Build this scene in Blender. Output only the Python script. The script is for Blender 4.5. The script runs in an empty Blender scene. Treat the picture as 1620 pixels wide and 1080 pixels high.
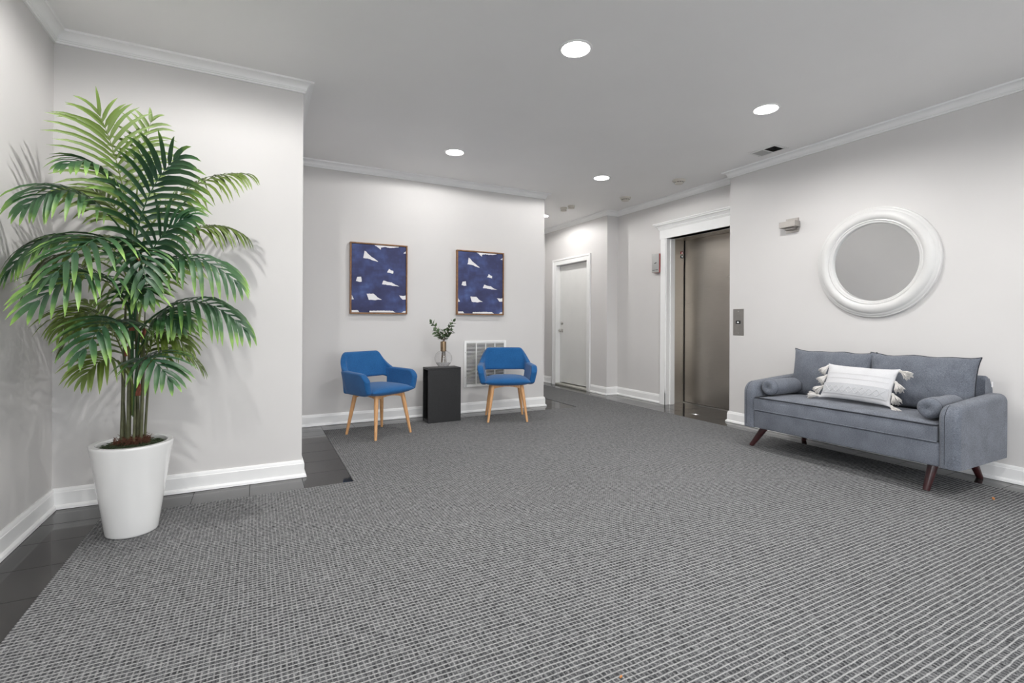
import bpy, bmesh, math, random
from mathutils import Vector, Matrix, noise as mnoise
random.seed(7)
R = math.radians
scene = bpy.context.scene
COL = scene.collection

# ------------------------------------------------------------------ camera
CAM_H = 1.09
yaw, roll = 0.4796, 0.00487
fw = Vector((math.sin(yaw), math.cos(yaw), 0)); ri = Vector((math.cos(yaw), -math.sin(yaw), 0)); up = Vector((0, 0, 1))
cr = ri * math.cos(roll) + up * math.sin(roll); cu = up * math.cos(roll) - ri * math.sin(roll)
cd = bpy.data.cameras.new('camera'); cam = bpy.data.objects.new('camera', cd); COL.objects.link(cam)
M4 = Matrix.Identity(4)
for i in range(3):
    M4[i][0], M4[i][1], M4[i][2] = cr[i], cu[i], -fw[i]
M4[2][3] = CAM_H
cam.matrix_world = M4
cd.sensor_width = 36.0; cd.lens = 772.8 / 1620 * 36; cd.shift_y = -(540 - 508.2) / 1620
cd.clip_start = 0.05; cd.clip_end = 200
scene.camera = cam

# ------------------------------------------------------------------ world, exposure
w = bpy.data.worlds.new('world'); scene.world = w; w.use_nodes = True
bg = w.node_tree.nodes['Background']; bg.inputs[0].default_value = (0.93, 0.96, 1.0, 1); bg.inputs[1].default_value = 4.6
scene.view_settings.view_transform = 'Standard'; scene.view_settings.look = 'None'
scene.view_settings.exposure = 0.08; scene.view_settings.gamma = 1.0
scene.view_settings.use_curve_mapping = False
LAMP_W = 21.0           # watts of each ceiling downlight
LAMP_COL = (1.0, 0.985, 0.965)
CEIL = 2.74

# ------------------------------------------------------------------ mesh helpers
def add_mesh(name, verts, faces, mat=None, parent=None, smooth=False, loc=None):
    me = bpy.data.meshes.new(name); me.from_pydata([tuple(v) for v in verts], [], faces); me.update()
    if smooth:
        me.polygons.foreach_set('use_smooth', [True] * len(me.polygons))
    ob = bpy.data.objects.new(name, me); COL.objects.link(ob)
    if mat: me.materials.append(mat)
    if parent: ob.parent = parent
    if loc: ob.location = loc
    return ob

def from_bm(name, bm, mat=None, parent=None, smooth=False, auto=None):
    bmesh.ops.recalc_face_normals(bm, faces=bm.faces)
    me = bpy.data.meshes.new(name); bm.to_mesh(me); bm.free()
    if smooth:
        me.polygons.foreach_set('use_smooth', [True] * len(me.polygons))
        if auto: me.set_sharp_from_angle(angle=R(auto))
    ob = bpy.data.objects.new(name, me); COL.objects.link(ob)
    if mat: me.materials.append(mat)
    if parent: ob.parent = parent
    return ob

def bm_box(bm, x0, x1, y0, y1, z0, z1):
    vs = [bm.verts.new(p) for p in ((x0,y0,z0),(x1,y0,z0),(x1,y1,z0),(x0,y1,z0),(x0,y0,z1),(x1,y0,z1),(x1,y1,z1),(x0,y1,z1))]
    fs = [bm.faces.new([vs[i] for i in f]) for f in ((3,2,1,0),(4,5,6,7),(0,1,5,4),(1,2,6,5),(2,3,7,6),(3,0,4,7))]
    return vs, fs

def boxes(name, lst, mat, parent=None, bevel=0, seg=2, smooth=None):
    bm = bmesh.new()
    for b in lst: bm_box(bm, *b)
    if bevel:
        bmesh.ops.bevel(bm, geom=list(bm.edges), offset=bevel, segments=seg, profile=0.5, affect='EDGES')
    return from_bm(name, bm, mat, parent, smooth=bool(bevel) if smooth is None else smooth, auto=40)

def box(name, x0, x1, y0, y1, z0, z1, mat, parent=None, bevel=0, seg=2):
    return boxes(name, [(x0,x1,y0,y1,z0,z1)], mat, parent, bevel, seg)

def bm_tube(bm, pts, rad, n=10, caps=True):
    pts = [Vector(p) for p in pts]
    if not hasattr(rad, '__len__'): rad = [rad] * len(pts)
    rings = []; prev = None
    for i, p in enumerate(pts):
        t = (pts[min(i+1, len(pts)-1)] - pts[max(i-1, 0)]).normalized()
        if prev is None:
            a = Vector((0,0,1)) if abs(t.z) < 0.9 else Vector((1,0,0))
            u = t.cross(a).normalized()
        else:
            u = (prev - t * prev.dot(t)).normalized()
        prev = u; v = t.cross(u)
        rings.append([bm.verts.new(p + (u*math.cos(2*math.pi*k/n) + v*math.sin(2*math.pi*k/n)) * rad[i]) for k in range(n)])
    for a, b in zip(rings, rings[1:]):
        for k in range(n):
            bm.faces.new((a[k], a[(k+1)%n], b[(k+1)%n], b[k]))
    if caps:
        bm.faces.new(list(reversed(rings[0]))); bm.faces.new(rings[-1])

def tube(name, pts, rad, mat, parent=None, n=10):
    bm = bmesh.new(); bm_tube(bm, pts, rad, n)
    return from_bm(name, bm, mat, parent, smooth=True, auto=50)

def bm_lathe(bm, prof, n=32, axis='z', c=(0,0,0), close=False):
    """prof: list of (r, h); axis the lathe axis"""
    rings = []
    for r, h in prof:
        ring = []
        for k in range(n):
            a = 2*math.pi*k/n
            p = {'z': (r*math.cos(a), r*math.sin(a), h), 'x': (h, r*math.cos(a), r*math.sin(a)), 'y': (r*math.sin(a), h, r*math.cos(a))}[axis]
            ring.append(bm.verts.new((p[0]+c[0], p[1]+c[1], p[2]+c[2])))
        rings.append(ring)
    for a, b in zip(rings, rings[1:]):
        for k in range(n):
            bm.faces.new((a[k], a[(k+1)%n], b[(k+1)%n], b[k]))
    if close:
        bm.faces.new(list(reversed(rings[0]))); bm.faces.new(rings[-1])

def lathe(name, prof, mat, parent=None, n=32, axis='z', c=(0,0,0), close=False, auto=35):
    bm = bmesh.new(); bm_lathe(bm, prof, n, axis, c, close)
    return from_bm(name, bm, mat, parent, smooth=True, auto=auto)

def prism(name, poly, z0, z1, mat, parent=None, bevel=0, seg=2, plane='xy'):
    """extruded polygon; plane xy (extrude z), xz (extrude y), yz (extrude x)"""
    bm = bmesh.new()
    def P(a, b, h): return {'xy': (a,b,h), 'xz': (a,h,b), 'yz': (h,a,b)}[plane]
    lo = [bm.verts.new(P(a,b,z0)) for a,b in poly]; hi = [bm.verts.new(P(a,b,z1)) for a,b in poly]
    n = len(poly)
    bm.faces.new(lo); bm.faces.new(hi)
    for k in range(n): bm.faces.new((lo[k], lo[(k+1)%n], hi[(k+1)%n], hi[k]))
    if bevel:
        rim = [e for e in bm.edges if len({round((v.co.z if plane=='xy' else v.co.y if plane=='xz' else v.co.x),5) for v in e.verts}) == 1]
        bmesh.ops.bevel(bm, geom=rim, offset=bevel, segments=seg, profile=0.5, affect='EDGES')
    o = from_bm(name, bm, mat, parent, smooth=True, auto=35)
    if bevel:
        wn = o.modifiers.new('weighted', 'WEIGHTED_NORMAL'); wn.weight = 100; wn.keep_sharp = True
    return o

def empty(name, loc=(0,0,0), rz=0):
    o = bpy.data.objects.new(name, None); COL.objects.link(o); o.location = loc; o.rotation_euler = (0,0,rz)
    o.empty_display_size = 0.1
    return o

def tag(o, label, cat=None, group=None, kind=None):
    if label: o['label'] = label
    if cat: o['category'] = cat
    if group: o['group'] = group
    if kind: o['kind'] = kind
    return o

def struct(o, label=None):
    o['kind'] = 'structure'
    if label: o['label'] = label
    return o

def copy_tree(o, parent=None):
    c = o.copy(); COL.objects.link(c); c.parent = parent
    for ch in list(o.children): copy_tree(ch, c)
    return c

def subsurf(o, lv=2):
    m = o.modifiers.new('subsurf', 'SUBSURF'); m.levels = lv; m.render_levels = lv
    o.data.polygons.foreach_set('use_smooth', [True]*len(o.data.polygons))
    return o

# ------------------------------------------------------------------ materials
def srgb(r, g, b):
    f = lambda c: (c/12.92 if c <= 0.04045 else ((c+0.055)/1.055)**2.4)
    return (f(r/255), f(g/255), f(b/255), 1)

class NT:
    def __init__(s, name):
        s.m = bpy.data.materials.new(name); s.m.use_nodes = True; s.t = s.m.node_tree
        s.b = s.t.nodes['Principled BSDF']
    def n(s, typ, **kw):
        nd = s.t.nodes.new(typ)
        for k, v in kw.items(): setattr(nd, k, v)
        return nd
    def l(s, a, b): s.t.links.new(a, b)
    def set(s, **kw):
        names = {'rough': 'Roughness', 'metal': 'Metallic', 'col': 'Base Color', 'spec': 'Specular IOR Level', 'trans': 'Transmission Weight', 'ior': 'IOR', 'coat': 'Coat Weight', 'coatr': 'Coat Roughness', 'sheen': 'Sheen Weight', 'sss': 'Subsurface Weight', 'aniso': 'Anisotropic'}
        for k, v in kw.items(): s.b.inputs[names[k]].default_value = v
        return s
    def math(s, op, a, b=None, c=None):
        nd = s.n('ShaderNodeMath', operation=op)
        for i, v in enumerate((a, b, c)):
            if v is None: continue
            if isinstance(v, (int, float)): nd.inputs[i].default_value = v
            else: s.l(v, nd.inputs[i])
        return nd.outputs[0]
    def pos(s, kind='obj'):
        if kind == 'world':
            return s.n('ShaderNodeNewGeometry').outputs['Position']
        return s.n('ShaderNodeTexCoord').outputs['Object']
    def noise(s, vec, scale, detail=2, rough=0.5, out='Fac', stretch=None):
        nd = s.n('ShaderNodeTexNoise'); nd.inputs['Scale'].default_value = scale; nd.inputs['Detail'].default_value = detail; nd.inputs['Roughness'].default_value = rough
        if stretch:
            mp = s.n('ShaderNodeMapping'); mp.inputs['Scale'].default_value = stretch; s.l(vec, mp.inputs['Vector']); vec = mp.outputs[0]
        s.l(vec, nd.inputs['Vector']); return nd.outputs[out]
    def ramp(s, fac, stops):
        nd = s.n('ShaderNodeValToRGB'); cr_ = nd.color_ramp
        while len(cr_.elements) < len(stops): cr_.elements.new(0.5)
        for e, (p, c) in zip(cr_.elements, stops): e.position = p; e.color = c
        s.l(fac, nd.inputs[0]); return nd.outputs[0]
    def mix(s, fac, a, b):
        nd = s.n('ShaderNodeMix', data_type='RGBA')
        for i, v in ((0, fac), (6, a), (7, b)):
            if isinstance(v, (int, float, tuple)): nd.inputs[i].default_value = v
            else: s.l(v, nd.inputs[i])
        return nd.outputs[2]
    def bump(s, h, strength=0.3, dist=0.002):
        nd = s.n('ShaderNodeBump'); nd.inputs['Strength'].default_value = strength; nd.inputs['Distance'].default_value = dist
        s.l(h, nd.inputs['Height']); s.l(nd.outputs[0], s.b.inputs['Normal'])
    def color(s, c): s.l(c, s.b.inputs['Base Color'])

def plain(name, col, rough=0.5, var=0.06, scale=6, bump=0, bscale=200, **kw):
    t = NT(name); t.set(rough=rough, **kw)
    f = t.noise(t.pos(), scale, 3)
    lo = tuple(c*(1-var) for c in col[:3]) + (1,); hi = tuple(min(1, c*(1+var)) for c in col[:3]) + (1,)
    t.color(t.ramp(f, [(0.3, lo), (0.7, hi)]))
    if bump: t.bump(t.noise(t.pos(), bscale, 2), bump, 0.001)
    return t.m

m_wall = plain('wall_paint', (0.66, 0.645, 0.635, 1), 0.6, 0.015, 2.0, 0.12, 260)
m_ceil = plain('ceiling_paint', (0.86, 0.852, 0.846, 1), 0.5, 0.015, 1.5, 0.1, 180)
m_trim = plain('trim_paint', (0.89, 0.89, 0.885, 1), 0.3, 0.02, 5)
m_door = plain('door_paint', (0.80, 0.80, 0.78, 1), 0.35, 0.02, 4)
m_thresh = plain('threshold_stone', (0.50, 0.49, 0.44, 1), 0.4, 0.1, 40)
m_dark = plain('dark_void', (0.012, 0.012, 0.012, 1), 0.8, 0.1)
m_whitemetal = plain('white_enamel', (0.78, 0.78, 0.77, 1), 0.4, 0.02)
m_greymetal = plain('grey_enamel', (0.42, 0.42, 0.41, 1), 0.45, 0.05)
m_offwhite = plain('off_white_plastic', (0.66, 0.63, 0.57, 1), 0.45, 0.03)
m_black = plain('black_laminate', (0.011, 0.011, 0.012, 1), 0.5, 0.25, 60)
m_blackplastic = plain('black_plastic', (0.02, 0.02, 0.022, 1), 0.35, 0.1)
m_red = plain('red_enamel', (0.36, 0.055, 0.05, 1), 0.4, 0.08)
m_mahog = plain('mahogany_stain', (0.042, 0.012, 0.013, 1), 0.28, 0.35, 30, coat=0.3)
m_ceramic = plain('white_ceramic', (0.80, 0.80, 0.79, 1), 0.12, 0.015, 5, coat=0.4, coatr=0.05)
m_chrome = plain('brushed_nickel', (0.62, 0.60, 0.57, 1), 0.3, 0.05, 20, metal=1.0)
m_sconce = plain('satin_nickel', (0.40, 0.375, 0.35, 1), 0.42, 0.05, 20, metal=0.55)
m_plate = plain('stainless_plate', (0.34, 0.32, 0.30, 1), 0.38, 0.05, 20, metal=0.75)
m_canvaswhite = plain('canvas_white', (0.80, 0.79, 0.80, 1), 0.7, 0.03, 20)
m_mirror = NT('mirror_glass').set(rough=0.01, metal=1.0, col=(0.86, 0.87, 0.87, 1)).m
m_orange = plain('dry_leaf', (0.55, 0.22, 0.06, 1), 0.6, 0.2, 200)

def mk_tile():
    t = NT('dark_floor_tile'); t.set(rough=0.1, spec=0.6)
    oi = t.n('ShaderNodeObjectInfo').outputs['Random']
    f = t.noise(t.pos('world'), 5, 5, 0.6); g = t.noise(t.pos('world'), 30, 4, 0.6)
    h = t.math('ADD', t.math('MULTIPLY', f, 0.55), t.math('MULTIPLY', g, 0.2)); h = t.math('ADD', h, t.math('MULTIPLY', oi, 0.22))
    t.color(t.ramp(h, [(0.3, srgb(36, 35, 35)), (0.75, srgb(60, 58, 57))]))
    t.l(t.math('ADD', t.math('MULTIPLY', g, 0.06), 0.025), t.b.inputs['Roughness'])
    return t.m
m_tile = mk_tile()
m_mframe = plain('mirror_frame_paint', (0.665, 0.66, 0.65, 1), 0.35, 0.02, 12)
m_grout = plain('grout', (0.045, 0.045, 0.045, 1), 0.8, 0.2, 60)

def mk_carpet():
    t = NT('ribbed_loop_carpet'); t.set(rough=0.95, spec=0.1)
    p = t.pos('world')
    wob = t.noise(p, 9, 2); sx = t.n('ShaderNodeSeparateXYZ'); t.l(p, sx.inputs[0])
    X, Y = sx.outputs[0], sx.outputs[1]
    fine = t.noise(p, 330, 3, 0.7); mid = t.noise(p, 28, 3, 0.6); big = t.noise(p, 1.3, 3, 0.6)
    jit = t.math('MULTIPLY', t.math('SUBTRACT', t.noise(p, 120, 2), 0.5), 0.16)
    yy = t.math('ADD', t.math('DIVIDE', Y, 0.0195), t.math('ADD', jit, t.math('MULTIPLY', wob, 0.5)))
    row = t.math('FLOOR', yy)
    fy = t.math('ABSOLUTE', t.math('SUBTRACT', t.math('FRACT', yy), 0.5))
    xx = t.math('ADD', t.math('DIVIDE', X, 0.0168), t.math('ADD', jit, t.math('MULTIPLY', wob, 0.7)))
    fx = t.math('ABSOLUTE', t.math('SUBTRACT', t.math('FRACT', xx), 0.5))
    def line(f, wd, soft):
        nd = t.n('ShaderNodeMapRange', interpolation_type='SMOOTHSTEP'); t.l(f, nd.inputs[0])
        nd.inputs[1].default_value = wd; nd.inputs[2].default_value = wd+soft; nd.inputs[3].default_value = 1; nd.inputs[4].default_value = 0
        return nd.outputs[0]
    ly = line(fy, 0.06, 0.13); lx = line(fx, 0.05, 0.2)
    # yarn loops in the cells
    wl = t.n('ShaderNodeTexVoronoi'); wl.inputs['Scale'].default_value = 210; t.l(p, wl.inputs['Vector'])
    dots = line(wl.outputs['Distance'], 0.2, 0.35)
    breakx = t.n('ShaderNodeMapRange'); t.l(mid, breakx.inputs[0]); breakx.inputs[1].default_value = 0.38; breakx.inputs[2].default_value = 0.6
    lxm = t.math('MULTIPLY', lx, t.math('ADD', t.math('MULTIPLY', breakx.outputs[0], 0.38), 0.12))
    breaky = t.n('ShaderNodeMapRange'); t.l(t.noise(p, 45, 2), breaky.inputs[0]); breaky.inputs[1].default_value = 0.25; breaky.inputs[2].default_value = 0.55
    lym = t.math('MULTIPLY', ly, t.math('ADD', t.math('MULTIPLY', breaky.outputs[0], 0.3), 0.62))
    lines = t.math('MAXIMUM', lym, lxm)
    cell = t.math('ADD', t.math('MULTIPLY', fine, 0.85), t.math('MULTIPLY', dots, 0.16))
    grain = t.noise(p, 75, 3, 0.65)
    cell = t.math('ADD', cell, t.math('ADD', t.math('MULTIPLY', t.math('SUBTRACT', big, 0.5), 0.12), t.math('ADD', t.math('MULTIPLY', t.math('SUBTRACT', grain, 0.5), 0.9), t.math('MULTIPLY', t.math('SUBTRACT', t.noise(p, 30, 2, 0.6, stretch=(1.6, 0.8, 1)), 0.5), 0.7))))
    ccol = t.ramp(cell, [(0.22, srgb(42, 43, 45)), (0.5, srgb(83, 84, 86)), (0.78, srgb(127, 128, 129))])
    lcol = t.ramp(fine, [(0.3, srgb(146, 146, 146)), (0.7, srgb(188, 188, 187))])
    t.color(t.mix(lines, ccol, lcol))
    h = t.math('ADD', t.math('MULTIPLY', lines, 0.8), t.math('ADD', t.math('MULTIPLY', fine, 0.5), t.math('MULTIPLY', dots, 0.4)))
    t.bump(h, 0.7, 0.003)
    return t.m
m_carpet = mk_carpet()

def fabric(name, c0, c1, scale=420, bump=0.35, sheen=0.15):
    t = NT(name); t.set(rough=0.9, spec=0.15, sheen=sheen)
    p = t.pos(); f = t.noise(p, scale, 3, 0.7); s1 = t.noise(p, scale*0.5, 1, 0.5, stretch=(1, 1, 6)); s2 = t.noise(p, 9, 3)
    v = t.math('ADD', t.math('MULTIPLY', f, 0.45), t.math('ADD', t.math('MULTIPLY', s1, 0.4), t.math('MULTIPLY', s2, 0.2)))
    t.color(t.ramp(v, [(0.34, c0), (0.7, c1)])); t.bump(t.math('ADD', f, s1), bump, 0.0012)
    return t.m
m_sofa = fabric('grey_heather_fabric', srgb(62, 66, 74), srgb(128, 133, 143), 230)
m_piping = fabric('piping_fabric', srgb(34, 36, 41), srgb(56, 59, 66))
m_blue = fabric('blue_velvet_fabric', srgb(20, 70, 116), srgb(42, 102, 160), 210, 0.3, 0.2)
m_cotton = fabric('white_cotton', srgb(190, 190, 192), srgb(214, 214, 216), 500, 0.4, 0.05)
m_band = fabric('pale_grey_cotton', srgb(172, 173, 176), srgb(196, 197, 200), 500, 0.5, 0.05)
m_tassel = fabric('tassel_yarn', srgb(188, 184, 180), srgb(226, 223, 219), 600, 0.6, 0.05)

def wood(name, c0, c1, rough=0.45, stretch=(30, 30, 3)):
    t = NT(name); t.set(rough=rough)
    p = t.pos(); f = t.noise(p, 3, 5, 0.6, stretch=stretch); t.color(t.ramp(f, [(0.3, c0), (0.7, c1)])); t.bump(f, 0.1, 0.001)
    return t.m
m_oak = wood('oiled_beech', srgb(196, 142, 92), srgb(226, 178, 128))
m_walnut = wood('walnut_frame', srgb(112, 78, 50), srgb(158, 116, 80), 0.5, (8, 8, 8))
m_gold = plain('antique_brass', (0.30, 0.21, 0.13, 1), 0.32, 0.12, 60, metal=0.85)

def mk_steel(name, stretch, base=(0.48, 0.445, 0.40)):
    t = NT(name); t.set(metal=1.0, rough=0.32, aniso=0.4)
    p = t.pos('world'); f = t.noise(p, 6, 4, 0.6, stretch=stretch); g = t.noise(p, 2.2, 3, 0.5)
    v = t.math('ADD', t.math('MULTIPLY', f, 0.5), t.math('MULTIPLY', g, 0.5))
    t.color(t.ramp(v, [(0.3, tuple(c*0.9 for c in base)+(1,)), (0.7, tuple(c*1.1 for c in base)+(1,))]))
    t.l(t.math('ADD', t.math('MULTIPLY', v, 0.22), 0.2), t.b.inputs['Roughness'])
    return t.m
m_steel = mk_steel('brushed_stainless', (1, 1, 60))

def mk_canvas():
    t = NT('indigo_brushwork'); t.set(rough=0.75, spec=0.2)
    p = t.pos(); a = t.noise(p, 5.5, 5, 0.55); b = t.noise(p, 4, 4, 0.6, stretch=(1, 1, 4)); c = t.noise(p, 3, 4, 0.6, stretch=(5, 1, 1)); f = t.noise(p, 700, 1)
    dgn = t.noise(p, 3.2, 3, 0.55, stretch=(1.0, 1, 2.2)); v = t.math('ADD', t.math('MULTIPLY', a, 0.55), t.math('ADD', t.math('MULTIPLY', b, 0.14), t.math('ADD', t.math('MULTIPLY', c, 0.10), t.math('MULTIPLY', dgn, 0.27))))
    v = t.math('ADD', v, t.math('MULTIPLY', t.math('SUBTRACT', f, 0.5), 0.05))
    t.color(t.ramp(v, [(0.36, srgb(56, 57, 82)), (0.52, srgb(67, 71, 105)), (0.62, srgb(78, 90, 134)), (0.74, srgb(104, 126, 174))]))
    t.bump(f, 0.15, 0.0008)
    return t.m
m_canvas = mk_canvas()

def mk_glass(name, tint, ior):
    t = NT(name); tr = t.n('ShaderNodeBsdfTransparent'); tr.inputs[0].default_value = tint
    gl = t.n('ShaderNodeBsdfGlossy'); gl.inputs['Roughness'].default_value = 0.01
    mx = t.n('ShaderNodeMixShader'); fr = t.n('ShaderNodeLayerWeight'); fr.inputs[0].default_value = 0.5
    fac = t.math('ADD', t.math('MULTIPLY', t.math('POWER', fr.outputs['Facing'], ior), 0.5), 0.025)
    t.l(fac, mx.inputs[0]); t.l(tr.outputs[0], mx.inputs[1]); t.l(gl.outputs[0], mx.inputs[2])
    t.l(mx.outputs[0], t.t.nodes['Material Output'].inputs[0]); return t.m
m_glass = mk_glass('clear_glass', (0.99, 0.99, 0.99, 1), 4.0)
m_water = mk_glass('vase_water', (0.86, 0.86, 0.87, 1), 6.0)

def mk_leaf(name, dark, mid_, tip):
    t = NT(name); t.set(rough=0.42, spec=0.4)
    uv = t.n('ShaderNodeUVMap').outputs[0]; sx = t.n('ShaderNodeSeparateXYZ'); t.l(uv, sx.inputs[0])
    oi = t.n('ShaderNodeObjectInfo').outputs['Random']
    nz = t.noise(t.pos(), 14, 3)
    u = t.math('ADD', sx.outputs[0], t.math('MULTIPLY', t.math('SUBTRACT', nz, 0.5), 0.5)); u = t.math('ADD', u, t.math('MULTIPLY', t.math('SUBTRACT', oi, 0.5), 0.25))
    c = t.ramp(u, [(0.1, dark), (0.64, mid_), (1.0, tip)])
    rib = t.math('MULTIPLY', t.math('ABSOLUTE', t.math('SUBTRACT', sx.outputs[1], 0.5)), 2)
    t.color(c)
    t.bump(t.math('SINE', t.math('MULTIPLY', rib, 22)), 0.15, 0.0006)
    return t.m
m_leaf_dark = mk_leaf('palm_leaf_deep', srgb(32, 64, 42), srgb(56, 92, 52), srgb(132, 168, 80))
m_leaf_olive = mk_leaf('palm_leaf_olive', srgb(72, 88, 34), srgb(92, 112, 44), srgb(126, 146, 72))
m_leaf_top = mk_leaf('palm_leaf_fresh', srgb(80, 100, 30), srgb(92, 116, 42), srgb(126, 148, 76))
m_sprig = mk_leaf('eucalyptus_leaf', srgb(62, 82, 54), srgb(82, 102, 70), srgb(120, 138, 100))
m_rachis = plain('palm_stem', srgb(98, 112, 52), 0.5, 0.15, 30)
m_cane = plain('palm_cane', srgb(84, 86, 58), 0.55, 0.25, 25)
m_husk = plain('brown_husk', srgb(120, 66, 48), 0.8, 0.35, 60)
m_moss = plain('green_moss', srgb(64, 76, 52), 0.95, 0.5, 80)
m_coir = plain('brown_coir', srgb(96, 62, 46), 0.95, 0.4, 90)
m_twig = plain('brown_twig', srgb(78, 62, 40), 0.7, 0.2, 60)

def emit(name, col, s):
    t = NT(name); t.set(col=(0.9, 0.9, 0.9, 1)); t.b.inputs['Emission Color'].default_value = col; t.b.inputs['Emission Strength'].default_value = s
    return t.m
m_bulb = emit('lit_bulb', (1, 0.97, 0.93, 1), 14.0)
m_redled = emit('red_indicator', (1, 0.06, 0.04, 1), 0.5)
m_whiteled = emit('white_arrow', (1, 1, 1, 1), 0.9)

# ------------------------------------------------------------------ room plan
XL, XP, XH, XR, XE = -1.045, 0.275, 3.285, 4.60, 4.80
YP, YB, YHE, YJ, YRC, YREAR = 3.70, 5.42, 7.56, 5.79, 3.66, -2.6
LIGHTS = [(1.70, 2.45), (3.48, 2.45), (1.70, 4.50), (3.49, 4.50), (-0.08, 2.45), (-0.08, 0.40), (1.70, 0.40), (3.48, 0.40), (3.95, 6.56)]
# opening of lift and of the hall door
EY0, EY1, EZ = 3.75, 4.80, 2.195
DY0, DY1, DZ = 6.27, 7.19, 2.075

WY0, WY1, WZ0, WZ1 = -2.1, 0.1, 0.12, 2.45       # added glazed opening in the left wall, out of view, for daylight fill
struct(boxes('wall_left', [(XL-0.2, XL, YREAR-0.2, WY0, 0, CEIL), (XL-0.2, XL, WY1, YP, 0, CEIL), (XL-0.2, XL, WY0, WY1, WZ1, CEIL), (XL-0.2, XL, WY0, WY1, 0, WZ0)], m_wall), 'pale greige wall beside the tall palm')
struct(box('wall_back_left', XL-0.2, XP, YP, YB+0.2, 0, CEIL, m_wall), 'pale greige wall block behind the tall palm')
struct(box('wall_back', XP, XH, YB, YHE+0.2, 0, CEIL, m_wall), 'pale wall with two paintings behind the blue chairs')
struct(box('wall_hall_end', XH, XR+0.5, YHE, YHE+0.2, 0, CEIL, m_wall), 'end wall of the short hallway')
struct(boxes('wall_hall_right', [(XR, XR+0.35, YJ, DY0, 0, CEIL), (XR, XR+0.35, DY1, YHE, 0, CEIL), (XR, XR+0.35, DY0, DY1, DZ, CEIL)], m_wall), 'hallway wall around the white door')
struct(boxes('wall_elevator', [(XE, XE+0.1, EY1, YJ, 0, CEIL), (XE, XE+0.1, YRC, EY0, 0, CEIL), (XE, XE+0.1, EY0, EY1, EZ, CEIL)], m_wall), 'recessed wall around the elevator')
struct(box('wall_right', XR, XR+0.2, YREAR-0.2, YRC, 0, CEIL, m_wall), 'right wall with the round mirror above the sofa')
RX0, RX1 = -0.7, 3.9  # opening in the rear wall, added to let fill daylight in
struct(boxes('wall_rear', [(XL-0.2, RX0, YREAR-0.2, YREAR, 0, CEIL), (RX1, XR+0.2, YREAR-0.2, YREAR, 0, CEIL), (RX0, RX1, YREAR-0.2, YREAR, 2.5, CEIL)], m_wall), 'rear wall with an added glazed opening')
wf = struct(empty('added_window_1', (XL-0.1, (WY0+WY1)/2, WZ0)), 'added unseen glazing in the left wall for daylight fill')  # unseen glazing, added to brighten ceiling and right wall
wh, wz = (WY1-WY0)/2, WZ1-WZ0
boxes('added_window_frame', [(-0.04, 0.04, -wh, wh, 0, 0.06), (-0.04, 0.04, -wh, wh, wz-0.06, wz), (-0.04, 0.04, -wh, -wh+0.06, 0.06, wz-0.06), (-0.04, 0.04, wh-0.06, wh, 0.06, wz-0.06)] + [(-0.04, 0.04, y-0.03, y+0.03, 0.06, wz-0.06) for y in (-wh/2, 0, wh/2)], m_whitemetal, wf)
def mk_pane():
    t = NT('added_window_glass'); nt = t.t; tr = t.n('ShaderNodeBsdfTransparent'); gl = t.n('ShaderNodeBsdfGlossy'); gl.inputs['Roughness'].default_value = 0.02
    mx = t.n('ShaderNodeMixShader'); fr = t.n('ShaderNodeFresnel'); fr.inputs[0].default_value = 1.3
    t.l(fr.outputs[0], mx.inputs[0]); t.l(tr.outputs[0], mx.inputs[1]); t.l(gl.outputs[0], mx.inputs[2])
    t.l(mx.outputs[0], nt.nodes['Material Output'].inputs[0]); return t.m
m_pane = mk_pane()
for k in range(4):
    y0 = -wh+0.06+k*(wh/2)-(0.03 if k else 0); y1 = -wh+(k+1)*wh/2-(0.03 if k < 3 else 0.06)
    box('pane', -0.004, 0.004, y0, y1, 0.06, wz-0.06, m_pane, wf)
pl = bpy.data.lights.new('fill_portal_left', 'AREA'); pl.shape = 'RECTANGLE'; pl.size = wz; pl.size_y = WY1-WY0; pl.cycles.is_portal = True
po = bpy.data.objects.new('fill_portal_left', pl); COL.objects.link(po); po.location = (XL-0.22, (WY0+WY1)/2, (WZ0+WZ1)/2); po.rotation_euler = (0, R(-90), 0)
struct(box('added_ground_left', -60, XL-0.2, -40, 40, -0.2, -0.02, plain('paving', (0.6, 0.6, 0.59, 1), 0.8, 0.1, 3)), 'added pale ground outside the left glazing to bounce daylight in')  # added unseen ground, kept pale to throw daylight up to the ceiling

we = struct(empty('added_window_2', ((RX0+RX1)/2, YREAR-0.1, 0)), 'added unseen glazing in the rear wall for daylight fill')  # second unseen glazing, added for daylight from behind the camera
rw = (RX1-RX0)/2
boxes('added_window_frame', [(-rw, rw, -0.04, 0.04, 0, 0.1), (-rw, rw, -0.04, 0.04, 2.44, 2.5), (-rw, -rw+0.06, -0.04, 0.04, 0.1, 2.44), (rw-0.06, rw, -0.04, 0.04, 0.1, 2.44)] + [(x-0.03, x+0.03, -0.04, 0.04, 0.1, 2.44) for x in (-rw/2, 0, rw/2)], m_whitemetal, we)
for k in range(4):
    x0 = -rw+k*rw/2+(0.03 if k else 0.06); x1 = -rw+(k+1)*rw/2-(0.03 if k < 3 else 0.06)
    box('pane', x0, x1, -0.004, 0.004, 0.1, 2.44, m_pane, we)
pl2 = bpy.data.lights.new('fill_portal_rear', 'AREA'); pl2.shape = 'RECTANGLE'; pl2.size = 2*rw; pl2.size_y = 2.5; pl2.cycles.is_portal = True
po2 = bpy.data.objects.new('fill_portal_rear', pl2); COL.objects.link(po2); po2.location = ((RX0+RX1)/2, YREAR-0.22, 1.25); po2.rotation_euler = (R(90), 0, 0)
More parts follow.
